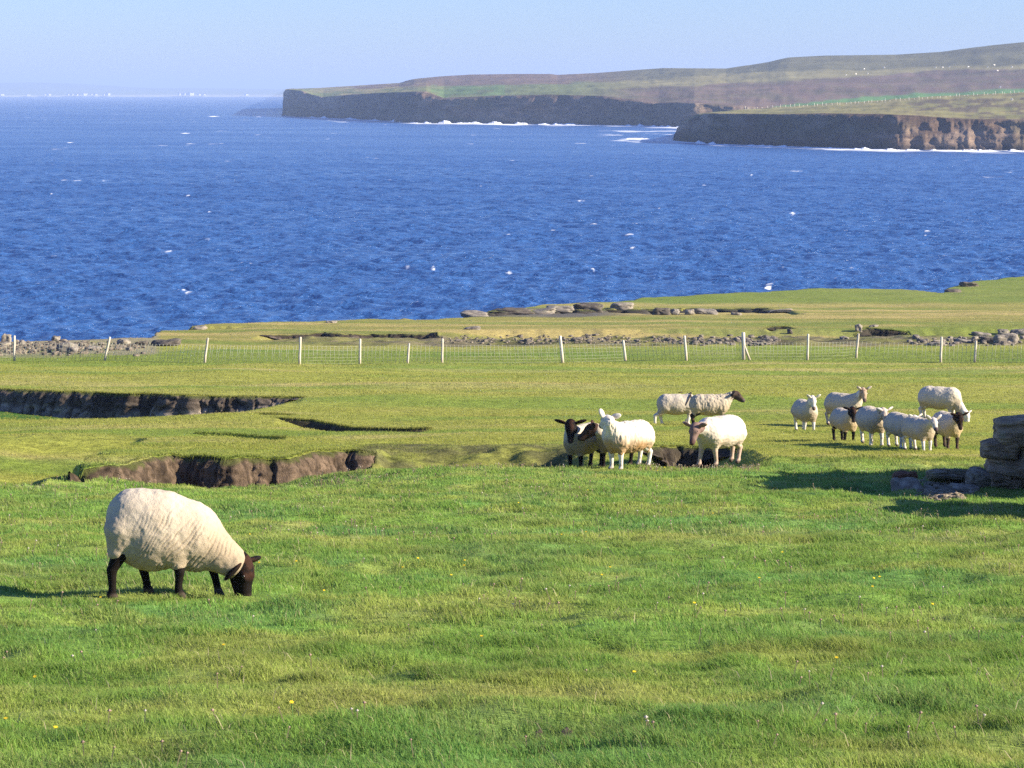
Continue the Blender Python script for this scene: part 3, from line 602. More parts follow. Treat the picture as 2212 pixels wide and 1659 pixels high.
    if wrink:
        ax = np.array([.80, 0, -.60]); s = Vf @ ax; o = Vf @ np.array([.6, 0, .8])
        wr = np.sin(2 * math.pi * s / .030 + 8 * n3(x_ * 4, y_ * 4, z_ * 4, 71) + 3.2 * n3(x_ * 13, y_ * 10, z_ * 13, 72))
        fold = ss(.45, 1., wr) * ss(-.3, .3, n3(s * 22, o * 9, y_ * 5, 73)) * (.25 + .75 * ss(-.30, .02, x_)) * ss(0.0, .14, (.70 - .62 * np.maximum(x_ - .1, 0)) - z_)
        disp = disp - .0065 * wrink * fold
        colum = n3(s * 20 + 1.5 * n3(x_ * 4, y_ * 4, z_ * 4, 81), o * 3, y_ * 3, 83); disp = disp + .003 * colum * wrink
    Vf = Vf + N * disp[:, None]
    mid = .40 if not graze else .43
    t = 1 - ss(mid - .06 - .10 * bool(graze), mid + .22 + .10 * bool(graze), z_ + .06 * fbm3(x_ * 6, y_ * 6, z_ * 6, 2, seed + 13))  # low wool soiled; near ewe's sunlit back and shaded flank also painted here
    cf = mixc(wool, low, t * dirt_shade + .18 * ss(.1, .7, fbm3(x_ * 5, y_ * 5, z_ * 5, 3, seed + 15)))
    cf = mixc(cf, tuple(np.array(low) * .8), ss(.12, .32, x_ - .1) * (1 - ss(.46, .66, z_)) * dirt_shade * .5)
    cf = mixc(cf, tuple(np.array(low) * .6), fold * .42)  # shade inside the folds and between locks painted into the wool colour
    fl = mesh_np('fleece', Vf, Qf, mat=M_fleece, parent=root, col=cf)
    for sy in (1, -1):
        bm_V, bm_Q, bm_T = tube([Hd(.062, sy * .058, .032), Hd(.062, sy * .068, .033), Hd(.061, sy * .073, .033)], [.013, .012, .005], 8)
        mesh_np('eye', bm_V, bm_Q, bm_T, mat=M_eye, parent=root)
    if harness:
        ring = []
        for k in range(25):
            a = k / 24 * 2 * math.pi; ring.append((.20 + .16 * math.cos(a), .235 * math.sin(a), .55 + .275 * math.cos(a) + 0.0))
        V, Q, T = tube(ring, .012, 6); V2, Q2, T2 = tube([(.12, 0, .82), (.05, .02, .82), (.15, .03, .83)], .012, 6)
        ring2 = [(.36 - .02 * math.cos(k / 24 * 2 * math.pi), .215 * math.sin(k / 24 * 2 * math.pi), .55 + .24 * math.cos(k / 24 * 2 * math.pi)) for k in range(25)]
        V3, Q3, T3 = tube(ring2, .012, 6)
        ha = mesh_np('harness', *join([(V, Q, T), (V2, Q2, T2), (V3, Q3, T3)]), mat=pm('harness_strap', col=(.05, .035, .025), var=.1), parent=root)
        V, Q, T = tube([(.36, -.08, .285), (.36, .08, .285)], [.05, .05], 8); mesh_np('marking_block', V, Q, T, mat=pm('orange_crayon', col=(.65, .20, .04), var=.1), parent=ha)
    return root

# the near ewe, head down in the grass
def gfleece(Hd):
    p = [('e', (-.235, 0, .545), (.215, .215, .235)), ('e', (-.08, 0, .475), (.35, .265, .295)), ('e', (.16, 0, .445), (.26, .22, .240)), ('c', (.27, 0, .395), (.50, -.02, .235), .185, .118),
         ('e', (.225, 0, .30), (.14, .12, .13)), ('c', (-.34, -.11, .48), (-.365, -.115, .35), .125, .072), ('c', (-.18, .11, .44), (-.165, .115, .31), .12, .055),
         ('c', (.05, -.115, .36), (.085, -.12, .25), .115, .052), ('c', (.26, .10, .36), (.32, .10, .25), .10, .050)]
    return p
def gl(pts): return pts
GR = dict(legs=[(0, 0, 0, 0)] * 4, neck=(.28, 0, .40), cores=[((-.05, 0, .48), (.40, .17, .2)), ((.2, 0, .45), (.2, .16, .18))], fleece=gfleece, legpts=[
    [((.28, .10, .36), .07), ((.36, .10, .19), .036), ((.395, .10, .06), .026), ((.41, .10, .0), .031), ((.43, .10, -.03), .031)],
    [((.06, -.115, .36), .07), ((.105, -.12, .19), .036), ((.095, -.12, .08), .027), ((.10, -.12, .035), .031), ((.12, -.12, .015), .031)],
    [((-.18, .11, .42), .08), ((-.17, .11, .30), .06), ((-.165, .115, .20), .038), ((-.135, .115, .07), .027), ((-.13, .115, .035), .032), ((-.11, .115, .015), .031)],
    [((-.33, -.11, .46), .09), ((-.34, -.11, .34), .066), ((-.405, -.115, .21), .038), ((-.40, -.115, .07), .027), ((-.41, -.115, .035), .032), ((-.385, -.115, .015), .032)]])
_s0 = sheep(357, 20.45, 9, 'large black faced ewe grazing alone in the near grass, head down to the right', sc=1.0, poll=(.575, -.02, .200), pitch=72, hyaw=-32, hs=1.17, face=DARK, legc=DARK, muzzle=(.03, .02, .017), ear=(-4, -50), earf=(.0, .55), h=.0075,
      wool=(.50, .435, .345), low=(.34, .25, .155), graze=GR, wrink=1., dirt_shade=.55, seed=3)
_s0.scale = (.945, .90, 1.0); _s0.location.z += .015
# the group beside the hollow
sheep(1262, 49.2, 238, 'black faced sheep looking straight at the camera, leftmost of the middle group', sc=1.0, hs=1.25, poll=(.56, .06, .82), pitch=58, hyaw=30, face=DARK, legc=DARK, muzzle=(.03, .02, .018), ear=4, earsz=1.15, seed=11, low=(.34, .25, .15), dirt_shade=.9)
sheep(1338, 49.0, 224, 'brown and black faced sheep in profile, half hidden behind the big cream one', sc=.98, hs=1.25, poll=(.66, -.02, .735), pitch=28, hyaw=-42, face=(.05, .028, .02), legc=DARK, muzzle=(.025, .018, .016), ear=12, seed=12, low=(.32, .22, .13), dirt_shade=.9)
sheep(1357, 48.0, 226, 'big cream sheep with its head turned away and ears raised', sc=1.02, hs=1.15, nr=.215, girth=1.14, poll=(.47, -.04, .84), pitch=18, hyaw=-112, face=WHITE, legc=WHITE, ear=(66, 5), earf=(-.2, -.8), earsz=1.0, seed=13, wool=(.68, .61, .50), low=(.36, .235, .125), dirt_shade=.95, shag=.5, speck=.3)
sheep(1556, 50.2, 228, 'brown faced sheep walking left out of the hollow with its head lowered', sc=1.08, hs=1.15, poll=(.66, .0, .64), pitch=50, hyaw=14, face=(.19, .125, .105), legc=(.42, .31, .24), muzzle=(.09, .05, .045), ear=12, earsz=.95, legs=(-.05, .12, .05, -.05), seed=14, z=zv(1003, 50.2), wool=(.68, .61, .50), low=(.38, .28, .17), dirt_shade=.55, girth=1.15)
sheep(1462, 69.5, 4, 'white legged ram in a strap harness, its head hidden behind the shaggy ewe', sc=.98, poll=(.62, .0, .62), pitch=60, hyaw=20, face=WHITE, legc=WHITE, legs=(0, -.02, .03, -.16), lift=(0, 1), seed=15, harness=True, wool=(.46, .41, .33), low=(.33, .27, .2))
sheep(1533, 67.9, 3, 'shaggy dark faced ewe standing in profile, looking right', sc=.98, hs=1.15, poll=(.63, -.01, .78), pitch=28, hyaw=-4, face=(.045, .035, .03), legc=DARK, muzzle=(.10, .09, .09), ear=(-15, -30), shag=.55, seed=16, wool=(.44, .38, .29), low=(.32, .25, .15), girth=1.0, dirt_shade=.5, speck=.7)
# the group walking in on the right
sheep(1739, 66.8, -76, 'white faced sheep with white legs, leftmost of the right hand group', sc=.95, hs=1.1, poll=(.55, .0, .86), pitch=58, hyaw=0, face=WHITE, legc=WHITE, ear=44, legs=(.04, -.03, 0, .03), seed=17, speck=0, dirt_shade=.7)
sheep(1822, 69.2, -42, 'tan faced sheep standing behind a small black faced one', sc=1.0, hs=1.1, poll=(.60, -.02, .87), pitch=55, hyaw=-36, face=(.42, .31, .22), legc=(.45, .38, .32), ear=40, earc=WHITE, seed=18, speck=.5, dirt_shade=.6)
sheep(1824, 61.0, -74, 'small black faced, black legged sheep in front of the tan faced one', sc=.90, hs=1.12, poll=(.58, -.03, .80), pitch=60, hyaw=-6, face=DARK, legc=DARK, muzzle=(.03, .02, .018), ear=8, earsz=1.15, seed=19, low=(.46, .34, .20), dirt_shade=.9)
sheep(1884, 58.6, -80, 'round bodied sheep with mottled face and black knee patches walking forward', sc=.98, hs=1.15, poll=(.55, .08, .74), pitch=55, hyaw=22, face=(.52, .44, .37), legc=WHITE, ear=18, earc=WHITE, legs=(.05, -.05, -.02, .04), seed=20, speck=.8, girth=1.18, dirt_shade=.7)
sheep(1944, 57.6, -72, 'white legged sheep whose head is hidden behind a smaller pale one', sc=.90, poll=(.60, .08, .72), pitch=45, hyaw=10, face=WHITE, legc=WHITE, ear=22, legs=(.04, -.02, 0, .02), seed=21, dirt_shade=.5)
sheep(1985, 56.0, -66, 'small pale faced sheep walking right in front of another', sc=.86, hs=1.12, poll=(.64, -.02, .76), pitch=38, hyaw=-8, face=(.48, .44, .40), legc=WHITE, muzzle=(.07, .05, .05), ear=38, legs=(.02, .08, .06, -.05), seed=22, dirt_shade=.6)
sheep(2029, 69.8, -30, 'big sheep grazing at the back of the right hand group, head hidden', sc=1.06, poll=(.66, .0, .18), pitch=70, hyaw=0, face=WHITE, legc=(.55, .5, .45), seed=23, wool=(.54, .48, .385), dirt_shade=.5, girth=1.02)
sheep(2046, 57.0, -76, 'black faced sheep with black legs, rightmost of the flock', sc=.93, hs=1.12, poll=(.60, .02, .75), pitch=62, hyaw=4, face=DARK, legc=(.05, .035, .028), muzzle=(.03, .02, .018), ear=(25, 12), seed=24, low=(.50, .38, .22), dirt_shade=.95, speck=.3)

# far sheep on the headland: one small mesh, copied
def land_hit(u, v, objs, d0, d1):
    # height of the built hillside along the ray
    best = None
    for d in np.arange(d0, d1, 3.0):
        z = zv(v, d); best = (z, d); r = _hill(u, d)
        if r is not None and r >= z: return (u - 1106) / FL * d, d, r
    return None
_hp = np.array([v.co[:] for v in bpy.data.objects['far_headland'].data.vertices]).reshape(-1, len(usf), 3)[27:-1]
_hq = np.array([v.co[:] for v in bpy.data.objects['near_headland'].data.vertices]).reshape(-1, len(usn), 3)[27:-1]
def _hill(u, d):
    r = None
    for A, us in ((_hp, usf), (_hq, usn)):
        if us[0] <= u <= us[-1]:
            j = int(np.argmin(np.abs(us - u))); ys = A[:, j, 1]
            if ys[0] <= d <= ys[-1]: z = float(np.interp(d, ys, A[:, j, 2])); r = z if r is None else max(r, z)
    return r
P = np.array
def lowsheep(P_):
    D = ell(P_, (0, 0, .56), (.46, .25, .26)); D = smin(D, cone(P_, (.4, 0, .62), (.62, 0, .78), .15, .09), .05); D = smin(D, cone(P_, (.62, 0, .8), (.8, 0, .70), .085, .05), .03)
    for x in (.3, -.33):
        for y in (.12, -.12): D = smin(D, cone(P_, (x, y, .4), (x, y, .03), .06, .04), .03)
    return D
LV, LQ = surface_nets(lowsheep, (-.6, -.4, -.1), (.95, .4, 1.0), .06)
ls = None
far_l = ['lowest left sheep of the six on the middle of the far hill', 'second sheep from the left on the far hill', 'third sheep from the left, low on the pale strip of the far hill', 'sheep just above three others near the middle of the far hill', 'lone sheep on the dark slope above the pale strip of the far hill',
         'leftmost sheep of the close trio on the pale strip of the far hill', 'middle and faintest sheep of the close trio on the pale strip', 'biggest, rightmost sheep of the close trio on the pale strip', 'sheep on the pale strip right of the close trio', 'next sheep to the right along the pale strip of the far hill',
         'highest sheep on the far hill near the right edge', 'sheep lying just below the pale strip near the right edge', 'sheep at the right end of the pale strip by the frame edge', 'lone sheep above the bright green field at the right edge', 'sheep alone on the grass over the near cliffs at the right edge']
for (zx, zy), lb in zip([(1220, 247), (1275, 241), (1340, 237), (1320, 213), (1432, 205), (1720, 204), (1758, 204), (1795, 200), (1900, 201), (2008, 203), (2047, 191), (2065, 222), (2145, 202), (2078, 316), (2145, 385)], far_l):
    u, v = 1355.4 + zx / 2.582, 67.8 + zy / 2.582; r = land_hit(u, v + 1, None, 1100, 2900)
    if r is None: continue
    if ls is None: ls = mesh_np('far_sheep', LV, LQ, mat=pm('far_wool', col=(.80, .76, .68), var=0)); o = ls
    else: o = ls.copy(); COL.objects.link(o)
    o.location = r; o.rotation_euler = (0, 0, random.Random(zx).uniform(0, 6)); k = 1.45 if r[1] > 1500 else 1.15; o.scale = (k, k, k)
    tag(o, lb, 'sheep', 'tiny white sheep on the far headland')
# tiny posts of the headland fence
pv, pq, pt = tube([(0, 0, 0), (0, 0, .7), (0, 0, 1.35)], [.10, .10, .09], 6); po = None
for i in range(62):
    t = (i / 61) ** 1.0; u = 1608 + t * 604 + random.Random(i).uniform(-3, 3); v = np.interp(u, [1611, 1700, 1800, 1936, 2080, 2212], [236.2, 232, 227.5, 218.5, 208.5, 200.3])
    r = land_hit(u, v + .8, None, 1000, 1700)
    if r is None: continue
    if po is None: po = mesh_np('headland_fence_post', pv, pq, pt, mat=pm('pale_post', col=(.7, .66, .55), var=0)); o = po
    else: o = po.copy(); COL.objects.link(o)
    o.location = r; s = random.Random(i * 7).uniform(.6, 1.3); o.scale = (1, 1, s)
    tag(o, 'tiny pale fence post in the line along the top of the nearer headland', 'fence post', 'fence posts along the nearer headland')
# ------------------------------------------------------------------ wire fence
fence = empty('wire_fence', (0, 128, gz(0, 128)))
tag(fence, 'sheep netting fence on whitened wooden posts crossing the pasture before the sea', 'fence')
FP = [(-96, 726, -95, 779, .05), (31, 725, 31, 779.5, .055), (237.6, 728, 225, 779, .055), (449, 730, 441.5, 784, .055), (649, 730, 647, 789, .055), (778, 732, 777, 787, .055), (883.6, 741, 880, 785.4, .05), (956, 733, 955, 787, .05), (1209.7, 725.5, 1216, 784, .07),
      (1346, 735, 1351.6, 780, .06), (1478.5, 725, 1483, 779, .06), (1605.7, 718, 1606.7, 777.5, .085), (1745.8, 721.5, 1744, 778, .055), (1854.6, 720.4, 1849, 774, .055), (2034, 727.6, 2032, 783, .055), (2108.6, 736.5, 2105, 783, .055), (2290, 730, 2290, 783, .055)]
pl = []
for i, (ut, vt, ub, vb, r) in enumerate(FP):
    d = float(np.clip(place(ub, vb, 105, 145)[1], 118, 131)); x = (ub - 1106) / FL * d; z = gz(x, d); top = (vb - vt) * d / FL; lean = (ut - ub) * d / FL
    rr = random.Random(i); pts = [(0, 0, -.15), (lean * .3 + rr.uniform(-.01, .01), 0, top * .3), (lean * .65, 0, top * .65), (lean * .97, 0, top - .02), (lean, 0, top)]
    V, Q, T = tube(pts, [r * 1.05, r, r * .97, r * .92, r * .75], 9)
    o = mesh_np('fence_post', V, Q, T, mat=M_wood, parent=fence); o.location = (x, d - 128, z - fence.location.z); pl.append((x, d, z, top, lean))
    if i == 11:
        V, Q, T = tube([(-.02, -.03, top * .62), (.12, -.03, top * .3), (.26, -.03, 0.0)], [r * .55, r * .55, r * .6], 8); b = mesh_np('brace', V, Q, T, mat=M_wood, parent=fence); b.location = o.location
for (a, b) in zip(pl[:-1], pl[1:]):
    L = b[0] - a[0]; n = max(3, int(L / .165)); parts = []
    def pt(t, hz): return (lerp(a[0] + a[4] * hz, b[0] + b[4] * hz, t), lerp(a[1], b[1], t) + .05, lerp(a[2], b[2], t) + .9 * hz + .02)
    for hz in (.02, .16, .3, .46, .64, .82): parts.append(tube([pt(t, hz - .02 * math.sin(t * math.pi)) for t in np.linspace(0, 1, 6)], .0022, 3))
    for k in range(1, n):
        t = k / n; jt = .012 * math.sin(k * 3.1 + a[0]); parts.append(tube([pt(t, 0), pt(t + jt, .42), pt(t, .83)], .009, 3))
    o = mesh_np('wire_netting', *join(parts), mat=M_wire, parent=fence); o.location = (0, -128, -fence.location.z)

# ------------------------------------------------------------------ stones
def rock_mesh(name, sx, sy, sz, seed=0, n=18, boxy=.45, rough=.10, strata=.03, base=(.10, .085, .07), alt=(.16, .14, .115), tilt=(0, 0, 0)):
    # a block swollen from a cube and roughened
    V = []; Q = []; o = 0
    g = np.linspace(-1, 1, n)
    for ax in range(3):
        for s in (-1, 1):
            A, Bm = np.meshgrid(g, g, indexing='ij'); P_ = np.zeros((n, n, 3)); P_[..., ax] = s; P_[..., (ax + 1) % 3] = A; P_[..., (ax + 2) % 3] = Bm
            V.append(P_.reshape(-1, 3)); q = gridq(n, n) + o; Q.append(q if s > 0 else q[:, ::-1]); o += n * n
    V = np.concatenate(V); Q = np.concatenate(Q)
    key = np.round(V * 1e4).astype(np.int64); _, first, inv = np.unique(key, axis=0, return_index=True, return_inverse=True); inv = inv.ravel(); V = V[first]; Q = inv[Q]
    p = 2 / boxy if boxy < 1 else 2; r = (np.abs(V) ** p).sum(1) ** (1 / p); V = V / r[:, None]
    s1 = fbm3(V[:, 0] * 1.1 + seed, V[:, 1] * 1.1, V[:, 2] * 1.1, 2, seed); s2 = fbm3(V[:, 0] * 3.5, V[:, 1] * 3.5, V[:, 2] * 5 + seed, 3, seed + 3)
    V = V * (1 + rough * 1.6 * s1 + rough * .5 * s2)[:, None]
    led = np.round(V[:, 2] * 4 + s1 * 2) ; V[:, :2] *= (1 + strata * np.sin(led * 2.7 + V[:, 0]))[:, None]
    c = mixc(base, alt, ss(-.4, .5, s2)); c = mixc(c, (.20, .20, .13), ss(.45, .8, fbm3(V[:, 0] * 4, V[:, 1] * 4, V[:, 2] * 4, 2, seed + 7)) * .6)
    V = V * np.array((sx, sy, sz)) / 2
    V = V @ np.array(Matrix.Rotation(math.radians(tilt[0]), 3, 'X').to_3x3() @ Matrix.Rotation(math.radians(tilt[1]), 3, 'Y') @ Matrix.Rotation(math.radians(tilt[2]), 3, 'Z')).T
    return V, Q, c
def dpt(u, v, d): return P([(u - 1106) / FL * d, d, zv(v, d)])
def stone_at(name, u0, v0, u1, v1, d, depth, seed, parent=None, tilt=(0, 0, 0), **k):
    sx, sz = (u1 - u0) * d / FL, (v1 - v0) * d / FL; V, Q, c = rock_mesh(name, sx, depth, sz, seed, tilt=tilt, **k)
    o = mesh_np(name, V, Q, mat=M_rock, col=c, parent=parent); p = dpt((u0 + u1) / 2, (v0 + v1) / 2, d); o.location = p if parent is None else p - P(parent.location); return o
wd = 39.6
wall = empty('dry_stone_wall', (8.0, wd, gz(8.0, wd))); tag(wall, 'ruined end of a dark dry stone wall with loose stones at its foot, at the right edge', 'wall')
kw = dict(boxy=.30, base=(.26, .175, .105), alt=(.42, .30, .19), rough=.075, n=26, strata=.012)
for i, (u0, v0, u1, v1, dd, dep, tl) in enumerate([(2152, 896, 2330, 957, wd, .8, (0, -5, 0)), (2119, 952, 2198, 991, wd - .1, .6, (0, 3, 0)), (2194, 956, 2290, 1003, wd, .6, (0, 0, 0)), (2130, 988, 2260, 1026, wd, .7, (0, 10, 0)), (2250, 1000, 2360, 1030, wd, .7, (0, 0, 0)),
        (2136, 1012, 2182, 1040, wd - .1, .5, (0, 5, 0)), (2176, 1018, 2290, 1048, wd, .6, (0, 0, 0)), (2132, 1030, 2206, 1066, wd - .05, .6, (0, -3, 0)), (2200, 1040, 2300, 1074, wd, .6, (0, 0, 0)), (2280, 1028, 2380, 1080, wd, .7, (0, 0, 0)), (2285, 950, 2390, 1002, wd, .7, (0, 0, 0))]):
    stone_at('wall_stone', u0, v0, u1, v1, dd, dep, 40 + i, wall, tl, **kw)
rr = random.Random(9)
for yc, hh in ((31.5, .7), (32.7, .95), (33.8, .8), (36.9, 1.2), (38.2, 1.6), (39.6, 1.75), (40.9, 1.85), (42.2, 1.95), (43.5, 1.9), (44.6, 1.5), (45.6, 1.0)):
    xc = 7.75 + (yc - 39.6) * .19 + .75; z0 = gz(xc, yc); z = z0 - .05
    while z < z0 + hh:
        hgt = rr.uniform(.2, .34); V, Q, c = rock_mesh('s', .95, 1.5, hgt * 1.12, int(yc * 10 + z * 100) % 997, n=12, **{k: v for k, v in kw.items() if k != 'n'})
        o = mesh_np('wall_stone', V, Q, mat=M_rock, col=c, parent=wall); o.location = P((xc + rr.uniform(-.08, .08), yc + rr.uniform(-.1, .1), z + hgt / 2)) - P(wall.location); z += hgt
k2 = dict(base=(.18, .14, .10), alt=(.30, .25, .19), n=20)
tag(stone_at('boulder', 2086, 1012, 2140, 1060, wd - .6, .3, 61, tilt=(18, 28, 0), boxy=.7, rough=.07, **k2), 'rounded grey boulder leaning against the foot of the stone wall', 'boulder')
tag(stone_at('stone_slab', 2006, 1016, 2098, 1040, wd + .2, .7, 62, tilt=(-12, 3, 0), boxy=.35, rough=.06, **k2), 'flat topped slab lying in shade, left of the boulder by the wall', 'stone')
tag(stone_at('stone', 2052, 1046, 2116, 1078, wd - 1.1, .5, 63, tilt=(0, 4, 0), boxy=.5, rough=.1, **k2), 'dark wedge shaped stone in front of the boulder by the wall', 'stone')
tag(stone_at('stone_slab', 1930, 1050, 1992, 1082, wd - 1.0, .7, 64, tilt=(22, -8, 0), boxy=.4, rough=.08, **k2), 'purplish slab sunk in the shaded grass, farthest left of the wall stones', 'stone')
tag(stone_at('stone', 2020, 1072, 2050, 1086, wd - 1.8, .4, 65, boxy=.5, rough=.1, **k2), 'small pale stone in the shaded rubble before the wall', 'stone')
# rubble of small stones in the shade
def rubble(name, n, reg, smin_, smax, lab, seed, pal=((.16, .125, .09), (.28, .23, .17)), nn=5):
    rg = random.Random(seed); parts = []; cols = []
    for i in range(n):
        u, v = reg(rg); x, y, z = place(u, v, *((30, 60) if v > 900 else (100, 300))); s = rg.uniform(smin_, smax) * (1.6 if rg.random() < .1 else 1)
        V, Q, c = rock_mesh('r', s * rg.uniform(.8, 1.5), s, s * rg.uniform(.4, .8), rg.randrange(999), n=nn, boxy=.6, rough=.15, base=pal[0], alt=pal[1])
        a = rg.random() * 3; V = V @ np.array([[math.cos(a), math.sin(a), 0], [-math.sin(a), math.cos(a), 0], [0, 0, 1]]); parts.append((V + P((x, y, z + s * .12)), Q, None)); cols.append(c * rg.uniform(.7, 1.25))
    V, Q, _ = join(parts); return tag(mesh_np(name, V, Q, mat=M_rock, col=np.concatenate(cols), smooth=False), lab, 'rubble', kind='stuff')
rubble('rubble', 420, lambda r: (r.triangular(1975, 2110, 2050), r.triangular(1036, 1084, 1058)), .03, .09, 'small broken stones and grit in the shade at the foot of the wall', 3)
rubble('scree', 300, lambda r: (r.uniform(955, 1490), r.triangular(722, 745, 738)), .06, .2, 'pale loose stones in the ditch beyond the fence', 4, ((.12, .10, .075), (.27, .23, .18)))
rubble('beach_stones', 400, lambda r: (r.triangular(-60, 345, 40), r.triangular(737, 772, 748)), .08, .28, 'grey and tan beach stones below the fence at far left', 5, ((.12, .10, .075), (.24, .20, .155)))
rubble('scree', 160, lambda r: (r.choice([r.uniform(1500, 1680), r.uniform(1960, 2230)]), r.triangular(724, 748, 740)), .12, .34, 'broken stones scattered along the ditch beyond the right half of the fence', 6, ((.12, .10, .08), (.25, .22, .18)))
RK = [(5, 721, 24, 741, 'pointed pale rock standing behind the first fence post on the left', .5), (419, 703.5, 446, 713, 'flat topped pale boulder perched on the grass edge above the sea', .9), (124, 742, 166, 764, 'large wedge shaped grey slab among the stones behind the fence at left', .7),
      (327, 734, 386, 747, 'long dark flat rock at the end of the stony shore, left', 1.4), (293, 737, 318, 747, 'brown rock just left of the long dark flat rock', .8), (112, 727, 130, 737, 'small upright brown rock at the water edge, left', .6), (41, 736, 53, 749, 'whitish round stone just right of the first fence post', .5), (255, 733, 282, 745, 'squat tan rock right of the second fence post', .8), (0, 740, 22, 750, 'low pinkish rock at the left frame edge', .9), (60, 729, 78, 737, 'small dark rock on the skyline of the stony shore', .6), (190, 748, 218, 757, 'flat tan rock left of the second fence post', .7),
      (1847, 702, 1862, 717, 'small standing stone just above a fence post', .4), (1878, 702, 1897, 708, 'flat white stone on the turf right of the standing stone', .4), (1564, 734, 1586, 743, 'black triangular stone left of the braced fence post', .5), (1815, 727, 1832, 734, 'dark stone in the ditch left of the standing stone', .5), (1700, 712, 1712, 722, 'dark rock by a hollow above the ditch', .4),
      (2150, 722, 2196, 742, 'pale end block of the stone heap at the right edge', .9), (2120, 727, 2165, 738, 'flat dark slab under the stone heap at the right edge', .9), (2185, 712, 2222, 724, 'top stone of the heap at the right edge', .8), (2155, 712, 2180, 724, 'upright stone on the stone heap at the right edge', .5), (2068, 733, 2115, 742, 'low flat slab left of the stone heap, behind a fence post', .8), (2000, 738, 2046, 747, 'long flat slab behind the second post from the right', .8), (2100, 718, 2140, 727, 'slanting slab on the slope left of the stone heap', .8),
      (1412, 664, 1446, 682, 'big grey block in the middle of the dark rock ledge by the sea', 1.0), (1450, 668, 1468, 681, 'round stone right of the big grey block in the rock ledge', .8), (1480, 668, 1500, 681, 'tan stone standing in the rock ledge', .8), (1500, 667, 1545, 680, 'slanting grey slab in the rock ledge', 1.2), (1580, 675, 1600, 682, 'small pale stone under the right part of the rock ledge', .8), (1660, 669, 1710, 677, 'pale flat stone at the right end of the rock ledge', 1.0),
      (995, 672, 1058, 686, 'long low grey rock at the left end of the rock ledge', 2.0), (1065, 664, 1150, 680, 'dark humped outcrop by the sea', 2.0), (1120, 668, 1200, 680, 'brown flat outcrop right of the humped one', 2.0), (895, 680, 950, 690, 'dark rock sloping into the sea at the start of the ledge', 2.0), (1240, 656, 1300, 672, 'jagged dark outcrop on the ledge skyline', 1.5), (1320, 655, 1370, 668, 'jagged tan outcrop on the ledge skyline', 1.5), (1180, 660, 1240, 674, 'broken grey outcrop in the middle of the ledge', 1.5),
      (2040, 624, 2075, 632, 'dark rock showing at the lip of the coast, right', 1.5), (2075, 609, 2112, 620, 'long dark rock lip under the green headland at right', 1.5), (705, 693, 728, 699, 'tiny pale stones on the turf left of centre', .6), (1003, 706, 1040, 713, 'flat grey stone on the turf behind a fence post', .7)]
for i, (u0, v0, u1, v1, lb, dep) in enumerate(RK):
    x, y, z = place((u0 + u1) / 2, v1 - 1.5, 100, 300); pale = any(w_ in lb for w_ in ('pale', 'white', 'tan', 'pink')); dark = 'dark' in lb or 'black' in lb
    b, a = ((.18, .155, .12), (.29, .255, .21)) if pale else ((.07, .06, .05), (.13, .11, .09)) if dark else ((.16, .14, .12), (.27, .24, .20))
    o = stone_at('rock', u0, v0, u1, v1 + 3, y, dep, 700 + i, tilt=(0, random.Random(i).uniform(-8, 8), 0), boxy=.55, rough=.16, n=12, base=b, alt=a); tag(o, lb, 'rock', 'rocks scattered along the shore')

# ------------------------------------------------------------------ grass
rg = np.random.default_rng(77)
def scatter(n, d0, d1, dens=None, margin=1.12):
    out = []; tot = 0
    while tot < n:
        m = int((n - tot) * 1.3) + 1000; Y = np.sqrt(rg.random(m) * (d1 ** 2 - d0 ** 2) + d0 ** 2); U = (rg.random(m) - .5) * margin * 2212 + 1106; X = (U - 1106) / FL * Y
        if dens is not None: k = rg.random(m) < dens(X, Y); X, Y = X[k], Y[k]
        out.append(np.stack([X, Y])); tot += len(X)
    return np.concatenate(out, 1)[:, :n]
def stony(X, Y):
    u = 1106 + FL * X / Y; v = HV + FL * (CAMZ - ground_z(X, Y)) / Y
    return (1 - ss(.5, 1.2, 1.9 - ((u - 2052) / 52) ** 2 - ((v - 1056) / 20) ** 2)) if True else 1
def near_dens(X, Y):
    return (.55 + .45 * n2(X / .35, Y / .35, 91)) * stony(X, Y)
def blades(X, Y, H, W, lean, col, seg=2, dz=0., zz=None):
    n = len(X); z = (ground_z(X, Y) if zz is None else zz) - .008 + dz
    az = rg.random(n) * 6.283; wx, wy = np.cos(az) * W / 2, np.sin(az) * W / 2
    la = rg.normal(size=n) * 1.2 + 2.6; lx, ly = np.cos(la) * lean * H, np.sin(la) * lean * H
    b = np.stack([X, Y, z], -1); o = np.stack([wx, wy, 0 * wx], -1)
    if seg == 2:
        m = b + np.stack([lx * .35, ly * .35, H * .58], -1); t = b + np.stack([lx, ly, H * (1 - .25 * lean)], -1)
        V = np.stack([b - o, b + o, m + o * .75, m - o * .75, t], 1).reshape(-1, 3); i = np.arange(n)[:, None] * 5
        return V, i + np.array([[0, 1, 2, 3]]), i + np.array([[3, 2, 4]]), np.repeat(col, 5, 0)
    t = b + np.stack([lx, ly, H], -1); V = np.stack([b - o, b + o, t], 1).reshape(-1, 3); i = np.arange(n)[:, None] * 3
    return V, None, i + np.array([[0, 1, 2]]), np.repeat(col, 3, 0)
def gcol(X, Y, jit=.25):
    c = turf_col(X, Y); n = len(X); r = rg.random(n)
    c = c * (1 + jit * rg.normal(size=n) + .22 * fbm2(X / .7, Y / .6, 2, 131) * (Y < 52))[:, None].clip(.4, 1.9)
    c = mixc(c, np.array((.19, .26, .035)), (r < .14) * .7); c = mixc(c, np.array((.36, .33, .15)), (r > .91) * .7)
    return c
parts = []; cols = []
def add(bl): parts.append(bl[:3]); cols.append(bl[3])
